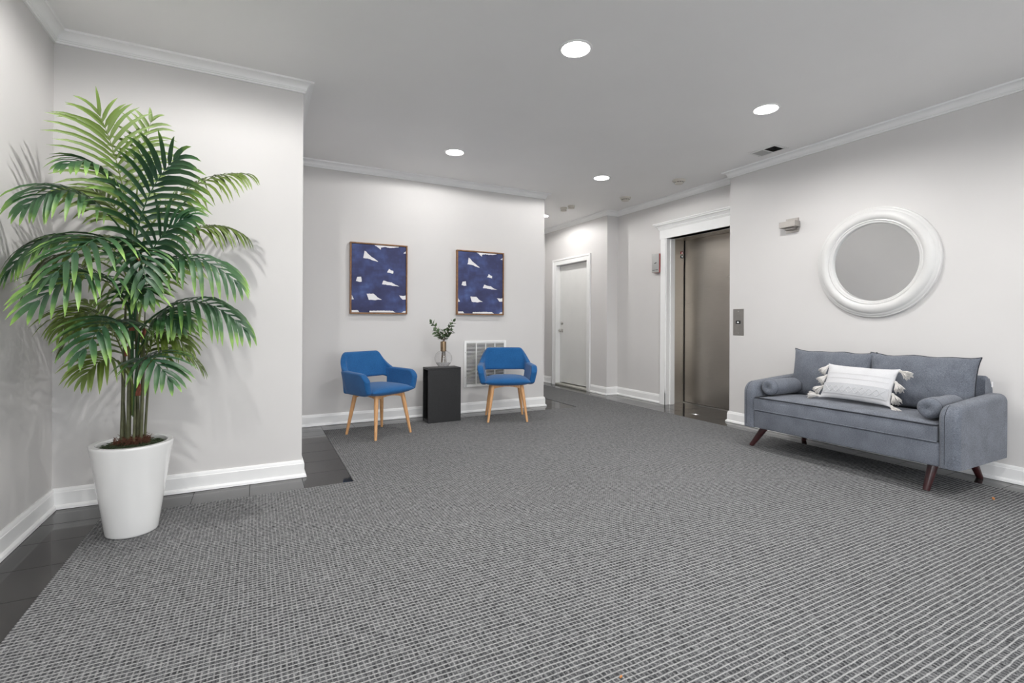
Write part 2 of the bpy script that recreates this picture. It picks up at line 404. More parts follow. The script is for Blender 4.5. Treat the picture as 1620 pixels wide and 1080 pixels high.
struct(box('added_ground_rear', XL-0.2, 60, -60, YREAR-0.2, -0.2, -0.02, bpy.data.materials['paving']), 'added pale ground outside the rear glazing to bounce daylight in')  # same pale bounce ground, added behind the rear opening

# ceiling with round holes for the recessed lamps
def ceiling():
    HR, HC = 0.12, 0.088
    bm = bmesh.new()
    xs = sorted({XL-0.2, XR+0.75} | {round(x+s*HR, 4) for x, y in LIGHTS for s in (-1, 1)})
    ys = sorted({YREAR-0.2, YHE+0.2} | {round(y+s*HR, 4) for x, y in LIGHTS for s in (-1, 1)})
    for i in range(len(xs)-1):
        for j in range(len(ys)-1):
            x0, x1, y0, y1 = xs[i], xs[i+1], ys[j], ys[j+1]; cx, cy = (x0+x1)/2, (y0+y1)/2
            hit = [L for L in LIGHTS if abs(L[0]-cx) < HR*1.01 and abs(L[1]-cy) < HR*1.01]
            if hit and x1-x0 < 2.1*HR and y1-y0 < 2.1*HR: continue
            bm.faces.new([bm.verts.new(p) for p in ((x0,y0,CEIL),(x0,y1,CEIL),(x1,y1,CEIL),(x1,y0,CEIL))])
    n = 32
    for cx, cy in LIGHTS:
        ci, sq = [], []
        for k in range(n):
            a = 2*math.pi*(k+0.5)/n; c, s = math.cos(a), math.sin(a); m = max(abs(c), abs(s))
            ci.append(bm.verts.new((cx+HC*c, cy+HC*s, CEIL)))
            sq.append(bm.verts.new((cx+HR*c/m, cy+HR*s/m, CEIL)))
        for k in range(n):
            bm.faces.new((sq[k], ci[k], ci[(k+1)%n], sq[(k+1)%n]))
        for sx, sy in ((1,1),(-1,1),(-1,-1),(1,-1)):      # square corners
            cs = sorted(sq, key=lambda v: (v.co.x-cx-sx*HR)**2+(v.co.y-cy-sy*HR)**2)[:2]
            bm.faces.new((cs[0], cs[1], bm.verts.new((cx+sx*HR, cy+sy*HR, CEIL))))
    bmesh.ops.remove_doubles(bm, verts=bm.verts, dist=1e-4)
    for f in bm.faces:
        f.normal_update()
        if f.normal.z > 0: f.normal_flip()
    bm_box(bm, XL-0.2, XR+0.75, YREAR-0.2, YHE+0.2, CEIL+0.25, CEIL+0.35)
    me = bpy.data.meshes.new('ceiling'); bm.to_mesh(me); bm.free(); me.materials.append(m_ceil)
    ob = bpy.data.objects.new('ceiling', me); COL.objects.link(ob); return struct(ob, 'smooth pale grey ceiling')
ceiling()

# ------------------------------------------------------------------ floor: slab, inset carpet, individual border tiles
floor = struct(box('floor', XL-0.2, XR+0.75, YREAR-0.2, YHE+0.2, -0.12, -0.008, m_grout), 'dark glossy tile border around the carpet')
CXL, CXA, CXH, CXR, CYP, CYB = -0.76, 0.58, 3.62, 4.36, 3.425, 5.15
cp = [(CXL, YREAR), (CXR, YREAR), (CXR, YHE-0.3), (CXH, YHE-0.3), (CXH, CYB), (CXA, CYB), (CXA, CYP), (CXL, CYP)]
carpet = prism('carpet', cp, -0.008, 0.0035, m_carpet)
tag(carpet, 'grey ribbed loop carpet with pale pinstripes filling the lobby floor', 'carpet')
tile_cache = {}
def tile(x0, x1, y0, y1):
    if x1-x0 < 0.02 or y1-y0 < 0.02: return
    sx, sy = round(x1-x0, 4), round(y1-y0, 4); key = (sx, sy)
    if key not in tile_cache:
        bm = bmesh.new(); g = 0.0012
        vs, fs = bm_box(bm, g, sx-g, g, sy-g, -0.008, 0.0)
        bmesh.ops.bevel(bm, geom=[e for e in bm.edges if all(v.co.z > -1e-6 for v in e.verts)], offset=0.0007, segments=1, affect='EDGES')
        bmesh.ops.recalc_face_normals(bm, faces=bm.faces)
        me = bpy.data.meshes.new('tile'); bm.to_mesh(me); bm.free(); me.materials.append(m_tile); tile_cache[key] = me
    o = bpy.data.objects.new('tile', tile_cache[key]); COL.objects.link(o); o.parent = floor; o.location = (x0, y0, random.uniform(-0.0003, 0.0003))
def frange(a, b, first, step):
    out = [a]; v = first
    while v < b-0.02:
        if v > a+0.02: out.append(v)
        v += step
    return out + [b]
T = 0.304
for y0, y1 in zip(*(lambda q: (q, q[1:]))(frange(YREAR, CYP, 2.255-16*T, T))): tile(XL, CXL, y0, y1)              # left strip
for x0, x1 in zip(*(lambda q: (q, q[1:]))(frange(XL, XP, -0.66, 0.3085))): tile(x0, x1, CYP, YP)                       # under palm wall
for y0, y1 in zip(*(lambda q: (q, q[1:]))(frange(CYP, CYB, 3.44, T))): tile(XP, CXA, y0, y1)                       # alcove strip
for x0, x1 in zip(*(lambda q: (q, q[1:]))(frange(XP, CXH, 0.58, 0.305))): tile(x0, x1, CYB, YB)                        # under back wall
for y0, y1 in zip(*(lambda q: (q, q[1:]))(frange(YB, YHE-0.3, 5.50, T))): tile(XH, CXH, y0, y1)                     # hall left
for x0, x1 in zip(*(lambda q: (q, q[1:]))(frange(XH, XR, 3.62, T))): tile(x0, x1, YHE-0.3, YHE)                      # hall end
for y0, y1 in zip(*(lambda q: (q, q[1:]))(frange(YREAR, YHE-0.3, 1.37-13*T, T))): tile(CXR, XR, y0, y1)                  # right strip
for y0, y1 in zip(*(lambda q: (q, q[1:]))(frange(YRC, YJ, 3.80, T))):
    tile(XR, XE, y0, y1)
for y0, y1 in zip(*(lambda q: (q, q[1:]))(frange(EY0-0.05, EY1+0.03, 3.80, T))): tile(XE, 5.16, y0, y1)              # lift sill

# ------------------------------------------------------------------ mouldings swept along the walls, mitred at corners
def sweep(name, a, b, prof, z0, mat, prev=None, nxt=None, label=None):
    """prof: (d from wall, z) closed polyline; room lies on the right of a->b"""
    a, b = Vector((a[0], a[1], 0)), Vector((b[0], b[1], 0)); d = (b-a).normalized(); n = Vector((d.y, -d.x, 0))
    def off(other, end):
        if other is None: return n
        o = Vector((other[0], other[1], 0)); d2 = ((a-o) if end == 0 else (o-b)).normalized(); n2 = Vector((d2.y, -d2.x, 0))
        return (n+n2)/(1+n.dot(n2))
    m0, m1 = off(prev, 0), off(nxt, 1)
    bm = bmesh.new()
    A = [bm.verts.new(a+m0*p+Vector((0,0,z0+z))) for p, z in prof]; B = [bm.verts.new(b+m1*p+Vector((0,0,z0+z))) for p, z in prof]
    k = len(prof)
    for i in range(k): bm.faces.new((A[i], A[(i+1)%k], B[(i+1)%k], B[i]))
    bm.faces.new(A); bm.faces.new(B)
    o = from_bm(name, bm, mat, None, smooth=True, auto=28)
    return struct(o, label)
cove = [(0.022+0.036*(1-math.cos(t*math.pi/2)) , -0.046+0.034*math.sin(t*math.pi/2)) for t in (0, .2, .4, .6, .8, 1)]
CROWN = [(0, -0.068), (0.012, -0.068), (0.013, -0.058), (0.018, -0.056), (0.018, -0.050), (0.022, -0.046)] + cove[1:] + [(0.064, -0.012), (0.066, 0), (0, 0)]
BASE = [(0, 0.118), (0.007, 0.118), (0.012, 0.110), (0.013, 0.098), (0.016, 0.094), (0.016, 0.026), (0.022, 0.024), (0.028, 0.016), (0.030, 0.002), (0, 0.002)]
path = [(XL, YREAR), (XL, YP), (XP, YP), (XP, YB), (XH, YB), (XH, YHE), (XR, YHE), (XR, YJ), (XE, YJ), (XE, YRC), (XR, YRC), (XR, YREAR)]
names = ['left wall', 'wall behind the palm', 'alcove side wall', 'back wall above the paintings', 'hallway left wall', 'hallway end wall', 'wall above the white door', 'short wall return', 'elevator wall', 'wall end by the elevator', 'right wall above the mirror']
for i in range(len(path)-1):
    sweep('trim_%d' % (i+1), path[i], path[i+1], CROWN, CEIL, m_trim, path[i-1] if i else None, path[i+2] if i+2 < len(path) else None, 'white crown moulding along the ' + names[i])
sides = ['left', 'back_left', 'alcove', 'back', 'hall_left', 'hall_end', 'hall_right', 'return', 'elevator', 'right_end', 'right']
for i in range(len(path)-1):
    a, b = path[i], path[i+1]; pv = path[i-1] if i else None; nx = path[i+2] if i+2 < len(path) else None
    lab = 'white baseboard along the ' + names[i].split(' above')[0]
    if i == 6:
        sweep('baseboard_hall_far', a, (XR, DY1+0.12), BASE, 0, m_trim, pv, None, 'white baseboard between hallway end and white door')
        a = (XR, DY0-0.10); pv = None
    if i == 8:
        b = (XE, EY1+0.085); nx = None
    if i == 9: a = (XE, YRC)
    sweep('baseboard_'+sides[i], a, b, BASE, 0, m_trim, pv, nx, lab)

# ------------------------------------------------------------------ hall door
dr = struct(empty('door_1', (XR, (DY0+DY1)/2, 0)), 'plain white hallway door with knob and deadbolt')
hw = (DY1-DY0)/2
boxes('jamb', [(0.0, 0.16, hw-0.001, hw+0.02, 0, DZ), (0.0, 0.16, -hw-0.02, -hw+0.001, 0, DZ), (0.0, 0.16, -hw, hw, DZ-0.012, DZ+0.02), (0.12, 0.16, hw-0.014, hw, 0.03, DZ), (0.12, 0.16, -hw, -hw+0.014, 0.03, DZ)], m_trim, dr)
for s in (1, -1):
    bm = bmesh.new(); y0, y1 = s*(hw-0.012), s*(hw+0.085)
    pr_ = [(0, -0.012), (0.062, -0.018), (0.070, -0.026), (0.097, -0.026), (0.097, 0)]
    lo = [bm.verts.new((x, s*(hw-0.012+d), 0.0)) for d, x in [(0, 0)]+pr_]; hi = [bm.verts.new((x, s*(hw-0.012+d), DZ-0.012+d)) for d, x in [(0, 0)]+pr_]
    k = len(lo)
    for i in range(k): bm.faces.new((lo[i], lo[(i+1)%k], hi[(i+1)%k], hi[i]))
    bm.faces.new(lo); bm.faces.new(hi); from_bm('door_casing', bm, m_trim, dr)
bm = bmesh.new()
pr_ = [(0, 0), (0, -0.012), (0.062, -0.018), (0.070, -0.026), (0.097, -0.026), (0.097, 0)]
lo = [bm.verts.new((x, -(hw-0.012+d), DZ-0.012+d)) for d, x in pr_]; hi = [bm.verts.new((x, (hw-0.012+d), DZ-0.012+d)) for d, x in pr_]
for i in range(6): bm.faces.new((lo[i], lo[(i+1)%6], hi[(i+1)%6], hi[i]))
bm.faces.new(lo); bm.faces.new(hi); from_bm('door_casing', bm, m_trim, dr)
box('door_panel', 0.085, 0.125, -hw+0.006, hw-0.006, 0.045, DZ-0.018, m_door, dr, 0.002, 1)
box('threshold', -0.015, 0.15, -hw-0.0, hw+0.0, 0.0, 0.03, m_thresh, dr, 0.006, 2)
box('door_gap', 0.126, 0.14, -hw, hw, 0.0, DZ, m_dark, dr)
kn = lathe('door_knob', [(0.001, -0.062), (0.02, -0.062), (0.027, -0.052), (0.027, -0.042), (0.012, -0.034), (0.012, -0.012), (0.033, -0.010), (0.033, 0)], m_chrome, dr, 20, 'x', (0.085, hw-0.07, 0.935))
lathe('deadbolt', [(0.001, -0.024), (0.016, -0.024), (0.02, -0.018), (0.028, -0.014), (0.028, 0)], m_chrome, dr, 20, 'x', (0.085, hw-0.07, 1.065))

# ------------------------------------------------------------------ elevator
ev = empty('elevator', (XE, (EY0+EY1)/2, 0)); tag(ev, 'stainless steel elevator doorway with white pilaster surround', 'elevator')
oy = (EY0+EY1)/2; e0, e1 = EY0-oy, EY1-oy
for s, nm in ((1, 1), (-1, 0)):
    c = e1 if s == 1 else e0
    pil = boxes('pilaster', [(-0.030, 0.0, *sorted((c-s*0.005, c+s*0.078)), 0.0, EZ-0.001), (-0.034, 0.0, *sorted((c-s*0.005, c+s*0.078)), 0.165, 0.175), (-0.038, 0.0, *sorted((c-s*0.005, c+s*0.078)), 0.0, 0.15), (-0.033, 0.0, *sorted((c-s*0.005, c+s*0.078)), 0.15, 0.158)], m_trim, ev)
    boxes('inner_jamb', [(-0.018, 0.12, *sorted((c-s*0.018, c+s*0.002)), 0, EZ), (0.05, 0.125, *sorted((c-s*0.028, c)), 0, EZ)], m_trim, ev)
    box('steel_return', 0.10, 0.37, *sorted((c+s*0.03, c+s*0.07)), 0.0, EZ+0.02, m_steel, ev)
boxes('frieze', [(-0.03, 0.0, e0-0.09, e1+0.095, EZ, EZ+0.115), (0.0, 0.12, e0, e1, EZ, EZ+0.02)], m_trim, ev)
COR = [(0.03, 0.115), (0.036, 0.118), (0.040, 0.130), (0.046, 0.134), (0.048, 0.146), (0.066, 0.168), (0.082, 0.176), (0.084, 0.188), (0.094, 0.192), (0.096, 0.206), (0, 0.206), (0, 0.115)]
bm = bmesh.new()
A = [bm.verts.new((-d, e1+0.065+d, EZ+z)) for d, z in COR]; B = [bm.verts.new((-d, e0-0.065-d, EZ+z)) for d, z in COR]
for i in range(len(COR)): bm.faces.new((A[i], A[(i+1)%len(COR)], B[(i+1)%len(COR)], B[i]))
bm.faces.new(A); bm.faces.new(B); from_bm('cornice', bm, m_trim, ev)
box('steel_soffit', 0.12, 0.37, e0-0.07, e1+0.07, EZ+0.005, EZ+0.04, m_steel, ev)
box('car_door', 0.36, 0.40, e0-0.03, e1+0.017, 0.012, EZ+0.005, m_steel, ev, 0.002, 1)
box('door_gap', 0.356, 0.385, e1+0.017, e1+0.031, 0.009, EZ+0.005, m_dark, ev)
box('sill', 0.335, 0.40, e0-0.04, e1+0.04, 0.0, 0.008, m_chrome, ev)
box('shaft_wall', 0.41, 0.45, e0-0.25, e1+0.25, -0.1, 2.7, m_dark, ev)
for z, mm in ((2.032, m_red), (1.977, m_blackplastic)):
    ln = box('indicator_lamp', 0.283, 0.335, e1+0.024, e1+0.031, z-0.019, z+0.019, mm, ev, 0.004, 2)
    sg = 1 if z > 2 else -1
    prism('arrow', [(0.297, z-sg*0.007), (0.321, z-sg*0.007), (0.309, z+sg*0.008)], e1+0.0225, e1+0.025, m_whiteled, ln, plane='xz')

# fireman key box on the wall by the lift
kb = empty('key_box', (XE, 4.945, 1.757)); tag(kb, 'red wall box with grey metal keyhole cover left of the elevator', 'key box')
box('body', -0.05, 0.0, -0.062, 0.066, 0.0, 0.252, m_red, kb, 0.003, 2)
cv = box('cover', -0.058, -0.049, -0.062, 0.066, 0.0, 0.252, m_greymetal, kb, 0.003, 2)
kh = boxes('keyhole', [(-0.0605, -0.0575, -0.004, 0.016, 0.118, 0.128), (-0.0605, -0.0575, -0.022, 0.0, 0.124, 0.134)], m_blackplastic, kb)
for i, yy in enumerate((0.05, 0.037, 0.028, 0.012, -0.006, -0.018, -0.031, -0.043)):
    box('lettering', -0.0585, -0.0575, yy-0.0045, yy+0.0045, 0.03, 0.037, m_blackplastic, kb)

# call plate
cpl = empty('call_plate', (XR, 3.548, 1.093)); tag(cpl, 'brushed steel elevator call plate with one up button on the right wall', 'call plate')
box('plate', -0.004, 0.0, -0.066, 0.066, -0.143, 0.143, m_plate, cpl, 0.0015, 1)
cb = box('button', -0.009, -0.003, -0.029, 0.029, -0.018, 0.018, m_blackplastic, cpl, 0.003, 2)
prism('arrow', [(-0.012, -0.005), (0.012, -0.005), (0.0, 0.008)], -0.0105, -0.0085, m_whiteled, cb, plane='yz')
for z in (0.117, -0.117): lathe('screw', [(0.0005, -0.006), (0.004, -0.006), (0.005, -0.004), (0.005, -0.003)], m_chrome, cpl, 12, 'x', (0, 0, z))

# ------------------------------------------------------------------ ceiling lamps
def lamp(i, x, y, label):
    r = empty('recessed_downlight', (x, y, CEIL)); tag(r, label, 'ceiling light', 'recessed ceiling downlights')
    lathe('trim_ring', [(0.088, 0.02), (0.088, 0.0), (0.086, -0.004), (0.094, -0.006), (0.102, -0.003), (0.102, 0.0005)], m_trim, r, 40)
    lathe('reflector', [(0.088, 0.0), (0.083, 0.05), (0.074, 0.10), (0.02, 0.11)], m_trim, r, 32)
    lathe('bulb', [(0.03, 0.10), (0.045, 0.075), (0.064, 0.035), (0.066, 0.02), (0.060, 0.008), (0.042, -0.002), (0.02, -0.006), (0.001, -0.007)], m_bulb, r, 32)
    li = bpy.data.lights.new('downlight', 'SPOT'); li.energy = LAMP_W*4*(0.5 if i == 8 else 0.5 if i in (2, 3) else 0.85 if i in (1, 7) else 1.0); li.spot_size = R(174 if i in (2, 3, 4, 8) else 165); li.spot_blend = 0.13 if i in (2, 3) else 0.3 if i in (4, 8) else 0.6; li.shadow_soft_size = 0.022; li.color = LAMP_COL
    lo_ = bpy.data.objects.new('lamp_light', li); COL.objects.link(lo_); lo_.parent = r; lo_.location = (0, 0, -0.012)
    return r
lamp_labels = ['large glowing ceiling downlight nearest the camera in mid ceiling', 'glowing ceiling downlight just above the ceiling vent near the right wall', 'ceiling downlight in front of the two blue paintings', 'ceiling downlight before the hallway entrance near smoke detectors',
               'ceiling downlight above the floor before the palm', 'ceiling downlight behind the viewer on the left', 'ceiling downlight behind the viewer in the middle', 'ceiling downlight beyond the right frame edge over the carpet', 'ceiling downlight inside the hallway before the white door']
for i, (x, y) in enumerate(LIGHTS): lamp(i, x, y, lamp_labels[i])

# smoke detectors
def detector(x, y, rr, hh, label, slots):
    o = empty('smoke_detector', (x, y, CEIL)); tag(o, label, 'smoke detector', 'round ceiling detectors')
    lathe('base', [(rr, 0.0), (rr, -hh*0.3), (rr*0.96, -hh*0.38), (0.001, -hh*0.38)], m_offwhite, o, 28)
    lathe('cap', [(rr*0.72, -hh*0.38), (rr*0.72, -hh*0.78), (rr*0.6, -hh*0.95), (0.001, -hh)], m_offwhite, o, 28)
    if slots:
        for k in range(12):
            a = 2*math.pi*k/12; c, s = math.cos(a), math.sin(a); q = rr*0.73
            v = [(q*math.cos(a+d), q*math.sin(a+d), z) for z in (-hh*0.52, -hh*0.72) for d in (-0.19, 0.19)]
            add_mesh('vent_slot', v, [(0, 1, 3, 2)], m_dark, o)
    else:
        for k in range(8):
            a = 2*math.pi*k/8
            boxes('clip', [(rr*0.7*math.cos(a)-0.006, rr*0.7*math.cos(a)+0.006, rr*0.7*math.sin(a)-0.006, rr*0.7*math.sin(a)+0.006, -hh*0.9, -hh*0.6)], m_offwhite, o)
detector(4.33, 4.14, 0.072, 0.050, 'round white smoke detector nearest the elevator', True)
detector(4.32, 5.06, 0.072, 0.050, 'round white smoke detector by the wall jog beyond the elevator', True)
detector(3.955, 5.79, 0.050, 0.045, 'right one of two small round sensors at the hallway ceiling', False)
detector(3.925, 5.94, 0.050, 0.055, 'left one of two small round sensors at the hallway ceiling', False)

# ceiling vent with two banks of slats
cvn = empty('ceiling_vent', (4.335, 3.03, CEIL)); tag(cvn, 'rectangular metal ceiling vent with two louvre banks near the crown moulding', 'vent')
boxes('frame', [(-0.1, -0.072, -0.145, 0.145, -0.006, 0), (0.072, 0.1, -0.145, 0.145, -0.006, 0), (-0.072, 0.072, -0.145, -0.115, -0.006, 0), (-0.072, 0.072, 0.115, 0.145, -0.006, 0), (-0.072, 0.072, -0.005, 0.005, -0.006, 0)], m_whitemetal, cvn, 0.002, 1)
box('backing', -0.08, 0.08, -0.12, 0.12, -0.0015, -0.0005, m_dark, cvn)
for bank, (ya, yb, tl) in enumerate(((0.005, 0.115, -1), (-0.115, -0.005, 1))):
    for k in range(9):
        yc = ya + (k+0.5)*(yb-ya)/9
        add_mesh('slat', [(-0.072, yc-0.005, -0.004-0.003*tl), (0.072, yc-0.005, -0.004-0.003*tl), (0.072, yc+0.005, -0.004+0.003*tl), (-0.072, yc+0.005, -0.004+0.003*tl), (-0.072, yc-0.0042, -0.0035-0.003*tl), (0.072, yc-0.0042, -0.0035-0.003*tl), (0.072, yc+0.0058, -0.0035+0.003*tl), (-0.072, yc+0.0058, -0.0035+0.003*tl)], [(0,1,2,3),(7,6,5,4),(0,4,5,1),(1,5,6,2),(2,6,7,3),(3,7,4,0)], m_greymetal, cvn)
for yy in (-0.13, 0.13):
    lathe('screw', [(0.0005, -0.009), (0.004, -0.008), (0.005, -0.006)], m_greymetal, cvn, 10, 'z', (0.05, yy, 0))

# ------------------------------------------------------------------ return-air grille behind the right blue chair
gr = empty('wall_grille', (2.455, YB, 0.30)); tag(gr, 'white return air grille low on the wall behind a blue chair', 'grille')
gw, gh = 0.28, 0.555
boxes('frame', [(-gw, -gw+0.032, -0.012, 0, 0, gh), (gw-0.032, gw, -0.012, 0, 0, gh), (-gw+0.032, gw-0.032, -0.012, 0, 0, 0.032), (-gw+0.032, gw-0.032, -0.012, 0, gh-0.032, gh)], m_whitemetal, gr, 0.003, 2)
box('backing', -gw+0.02, gw-0.02, -0.002, -0.0005, 0.02, gh-0.02, plain('duct_shadow', (0.10, 0.097, 0.092, 1), 0.8), gr)
for k in range(3):
    xc = -gw+0.032 + (k+1)*(2*gw-0.064)/4; box('mullion', xc-0.006, xc+0.006, -0.014, -0.001, 0.03, gh-0.03, m_whitemetal, gr)
sl = None
for k in range(34):
    zc = 0.038 + k*(gh-0.076)/33
    if sl is None:
        sl = boxes('slat', [(-gw+0.03, gw-0.03, -0.011, -0.002, -0.001, 0.001)], m_whitemetal, gr)
        for v in sl.data.vertices: v.co.z += (v.co.y+0.0065)*0.35
        sl.location.z = zc
    else:
        c = sl.copy(); COL.objects.link(c); c.parent = gr; c.location.z = zc
for sx in (-1, 1):
    for zz in (0.12, gh-0.14): lathe('screw', [(0.0005, -0.0145), (0.004, -0.0135), (0.005, -0.0115)], m_greymetal, gr, 10, 'y', (sx*(gw-0.016), 0, zz))

# ------------------------------------------------------------------ paintings
PATCH = [[(0.226, 0.906), (0.259, 0.893), (0.31, 0.849), (0.386, 0.806), (0.477, 0.757), (0.455, 0.753), (0.409, 0.765), (0.365, 0.772), (0.327, 0.787), (0.282, 0.794), (0.203, 0.796)], [(0.681, 0.659), (0.714, 0.637), (0.759, 0.629), (0.755, 0.588), (0.698, 0.597), (0.642, 0.603)], [(0.098, 0.515), (0.165, 0.52), (0.176, 0.448), (0.13, 0.444), (0.071, 0.456)], [(0.575, 0.478), (0.643, 0.463), (0.732, 0.454), (0.793, 0.422), (0.88, 0.398), (0.764, 0.403), (0.674, 0.412), (0.547, 0.42)], [(0.266, 0.274), (0.396, 0.275), (0.457, 0.229), (0.547, 0.191), (0.473, 0.19), (0.429, 0.181), (0.302, 0.187)], [(0.0, 0.25), (0.039, 0.187), (0.0, 0.183)], [(0.0, 0.029), (0.106, 0.03), (0.133, 0.0), (0.0, 0.0)], [(0.318, 0.021), (0.538, 0.028), (0.746, 0.027), (0.807, 0.0), (0.319, 0.0)], [(0.962, 0.024), (1.0, 0.027), (1.0, 0.0), (0.919, 0.0)], [(0.869, 0.26), (0.947, 0.254), (1.0, 0.264), (1.0, 0.203), (0.937, 0.2)], [(1.0, 0.94), (1.0, 0.903), (0.948, 0.907)], [(0.402, 1.0), (0.64, 1.0), (0.863, 1.0), (0.863, 0.994), (0.76, 0.978), (0.67, 0.975), (0.603, 0.982), (0.526, 0.969), (0.52, 0.936), (0.462, 0.971)]]
def painting(x, z0, label):
    p = empty('painting', (x, YB, z0)); tag(p, label, 'painting', 'matching indigo abstract paintings')
    W, H, D = 0.308, 0.765, 0.042
    for nm, b in (('a', (-W, -W+0.014, -D, 0, 0, H)), ('b', (W-0.014, W, -D, 0, 0, H)), ('c', (-W+0.014, W-0.014, -D, 0, 0, 0.014)), ('d', (-W+0.014, W-0.014, -D, 0, H-0.014, H))):
        box('frame_rail', *b, m_walnut, p, 0.0015, 1)
    cw, c0, c1 = W-0.018, 0.018, H-0.018
    cv_ = box('canvas', -cw, cw, -D+0.008, -0.002, c0, c1, m_canvas, p)
    for q in PATCH:
        vs = []
        for u, v in q: vs += [(-cw+u*2*cw, c0+v*(c1-c0))]
        # roughened brush edge
        out = []
        for i in range(len(vs)):
            a, b = Vector(vs[i]), Vector(vs[(i+1) % len(vs)]); out.append(tuple(a))
            for s in range(1, max(1, int((b-a).length/0.012))):
                m = a.lerp(b, s/max(1, int((b-a).length/0.012))); edge = min(m.x+cw, cw-m.x, m.y-c0, c1-m.y) < 0.003
                j = 0 if edge else 0.0022
                out.append((m.x+random.uniform(-j, j), m.y+random.uniform(-j, j)))
        bm = bmesh.new(); f = bm.faces.new([bm.verts.new((a, -D+0.0072, b)) for a, b in out]); bmesh.ops.triangulate(bm, faces=[f])
        from_bm('white_patch', bm, m_canvaswhite, cv_)
painting(1.172, 1.163, 'left blue and white abstract painting in a thin walnut frame')
painting(2.376, 1.165, 'right blue and white abstract painting in a thin walnut frame')

# ------------------------------------------------------------------ round mirror
mr = empty('round_mirror', (XR, 2.235, 1.60)); tag(mr, 'round mirror in a wide white moulded frame above the sofa', 'mirror')
lathe('frame', [(0.462, 0.0), (0.462, -0.022), (0.458, -0.027), (0.450, -0.029), (0.446, -0.034), (0.438, -0.038), (0.430, -0.040), (0.424, -0.047), (0.410, -0.057), (0.392, -0.062), (0.374, -0.060), (0.362, -0.053), (0.356, -0.046), (0.352, -0.047), (0.347, -0.049), (0.343, -0.046), (0.340, -0.043), (0.334, -0.043), (0.328, -0.040), (0.324, -0.032), (0.323, -0.012)], m_mframe, mr, 96, 'x')
mg = lathe('glass', [(0.326, 0.0), (0.001, -0.0005)], m_mirror, mr, 64, 'x', auto=80); mg.location.x = -0.014; mg.rotation_euler.y = R(-1.5)

# small wall lamp head beside the mirror
sc_ = empty('wall_sconce', (XR, 2.95, 2.03)); tag(sc_, 'small square nickel wall lamp left of the round mirror', 'wall lamp')
box('back_plate', -0.012, 0, -0.062, 0.062, -0.065, 0.07, m_sconce, sc_, 0.002, 1)
box('head', -0.092, -0.012, -0.08, 0.08, -0.022, 0.034, m_sconce, sc_, 0.002, 1)
box('lower_arm', -0.05, -0.012, -0.045, 0.05, -0.042, -0.022, m_sconce, sc_, 0.002, 1)

# ------------------------------------------------------------------ black side table
tb = empty('side_table', (1.787, 5.09, 0)); tag(tb, 'black hollow box side table between the blue chairs', 'table')
tw, td, th, tt = 0.184, 0.098, 0.588, 0.022
box('front_panel', -tw, tw, -td, -td+tt, 0.004, th-tt, m_black, tb, 0.0015, 1)
box('back_panel', -tw, tw, td-tt, td, 0.004, th-tt, m_black, tb, 0.0015, 1)
box('top_panel', -tw, tw, -td, td, th-tt, th, m_black, tb, 0.0015, 1)
box('bottom_panel', -tw+0.002, tw-0.002, -td+tt, td-tt, 0.012, 0.012+tt, m_black, tb, 0.0015, 1)
box('divider_panel', 0.10, 0.115, -td+tt, td-tt, 0.034, th-tt, m_black, tb)

# vase with leafy twigs
vs_ = empty('vase', (1.80, 5.085, th)); tag(vs_, 'clear round glass vase with brass neck on the black side table', 'vase')
rs = 0.097
sph = [(rs*math.sin(a), 0.093-0.0925*math.cos(a)*1.0) for a in [math.pi*k/24 for k in range(6, 22)]]
outer = [(0.001, 0.001), (0.055, 0.001)] + [(r, h) for r, h in sph if r > 0.03] + [(0.029, 0.183), (0.029, 0.275)]
inner = [(0.0265, 0.275), (0.0265, 0.183)] + [(r-0.003, h+0.0) for r, h in reversed(sph) if r > 0.035] + [(0.052, 0.006), (0.001, 0.006)]
lathe('glass_body', outer+inner, m_glass, vs_, 48, auto=60)
lathe('brass_collar', [(0.030, 0.172), (0.0315, 0.174), (0.0315, 0.276), (0.030, 0.278), (0.0262, 0.278), (0.0262, 0.268)], m_gold, vs_, 32)
wat = [(0.001, 0.0065), (0.052, 0.0065)] + [(r-0.0032, h) for r, h in sph if h < 0.046 and r > 0.05] + [(0.0795, 0.046), (0.001, 0.046)]
lathe('water', wat, m_water, vs_, 40)
def leaf_mesh(L, W, bend, fold=0.15, n=6, tipw=0.0, round_=False):
    v, f, uv = [], [], []
    for i in range(n+1):
        s = i/n
        wd = W*(math.sin(math.pi*min(1, s**0.75*0.97+0.03)) if round_ else (min(1, s/0.18)**0.7 * (1-s**3.2)**0.8 if s < 1 else 0)) + (0.0006 if s < 1 else 0)
        z = -bend*s*s*L
        for k, q in enumerate((-1, 0, 1)):
            v.append((s*L, q*wd/2, z - (fold*wd if q == 0 else 0))); uv.append((s, (q+1)/2))
    for i in range(n):
        for k in (0, 1):
            a = i*3+k; f.append((a, a+3, a+4, a+1))
    return v, f, uv
def set_uv(me, uv):
    l = me.uv_layers.new(name='UVMap')
    for lp in me.loops: l.data[lp.index].uv = uv[lp.vertex_index]
sprig_spots = [((-0.018, 0.0, 0.05), (0.004, 0.0, 0.28), (-0.135, 0.01, 0.49)), ((0.018, 0.005, 0.05), (-0.004, 0.0, 0.28), (0.115, -0.01, 0.50)), ((0.03, -0.01, 0.05), (0.006, -0.005, 0.28), (0.12, 0.05, 0.40)), ((-0.02, 0.01, 0.05), (-0.006, 0.006, 0.28), (-0.12, -0.05, 0.40)), ((0.0, 0.02, 0.05), (0.0, 0.004, 0.28), (0.02, 0.06, 0.40)), ((0.012, -0.015, 0.05), (0.004, -0.003, 0.28), (0.065, -0.05, 0.46))]
lv, lf, luv = leaf_mesh(1, 0.6, 0.25, 0.1, 6, round_=True)
lme = bpy.data.meshes.new('leaf'); lme.from_pydata(lv, [], lf); set_uv(lme, luv); lme.materials.append(m_sprig)
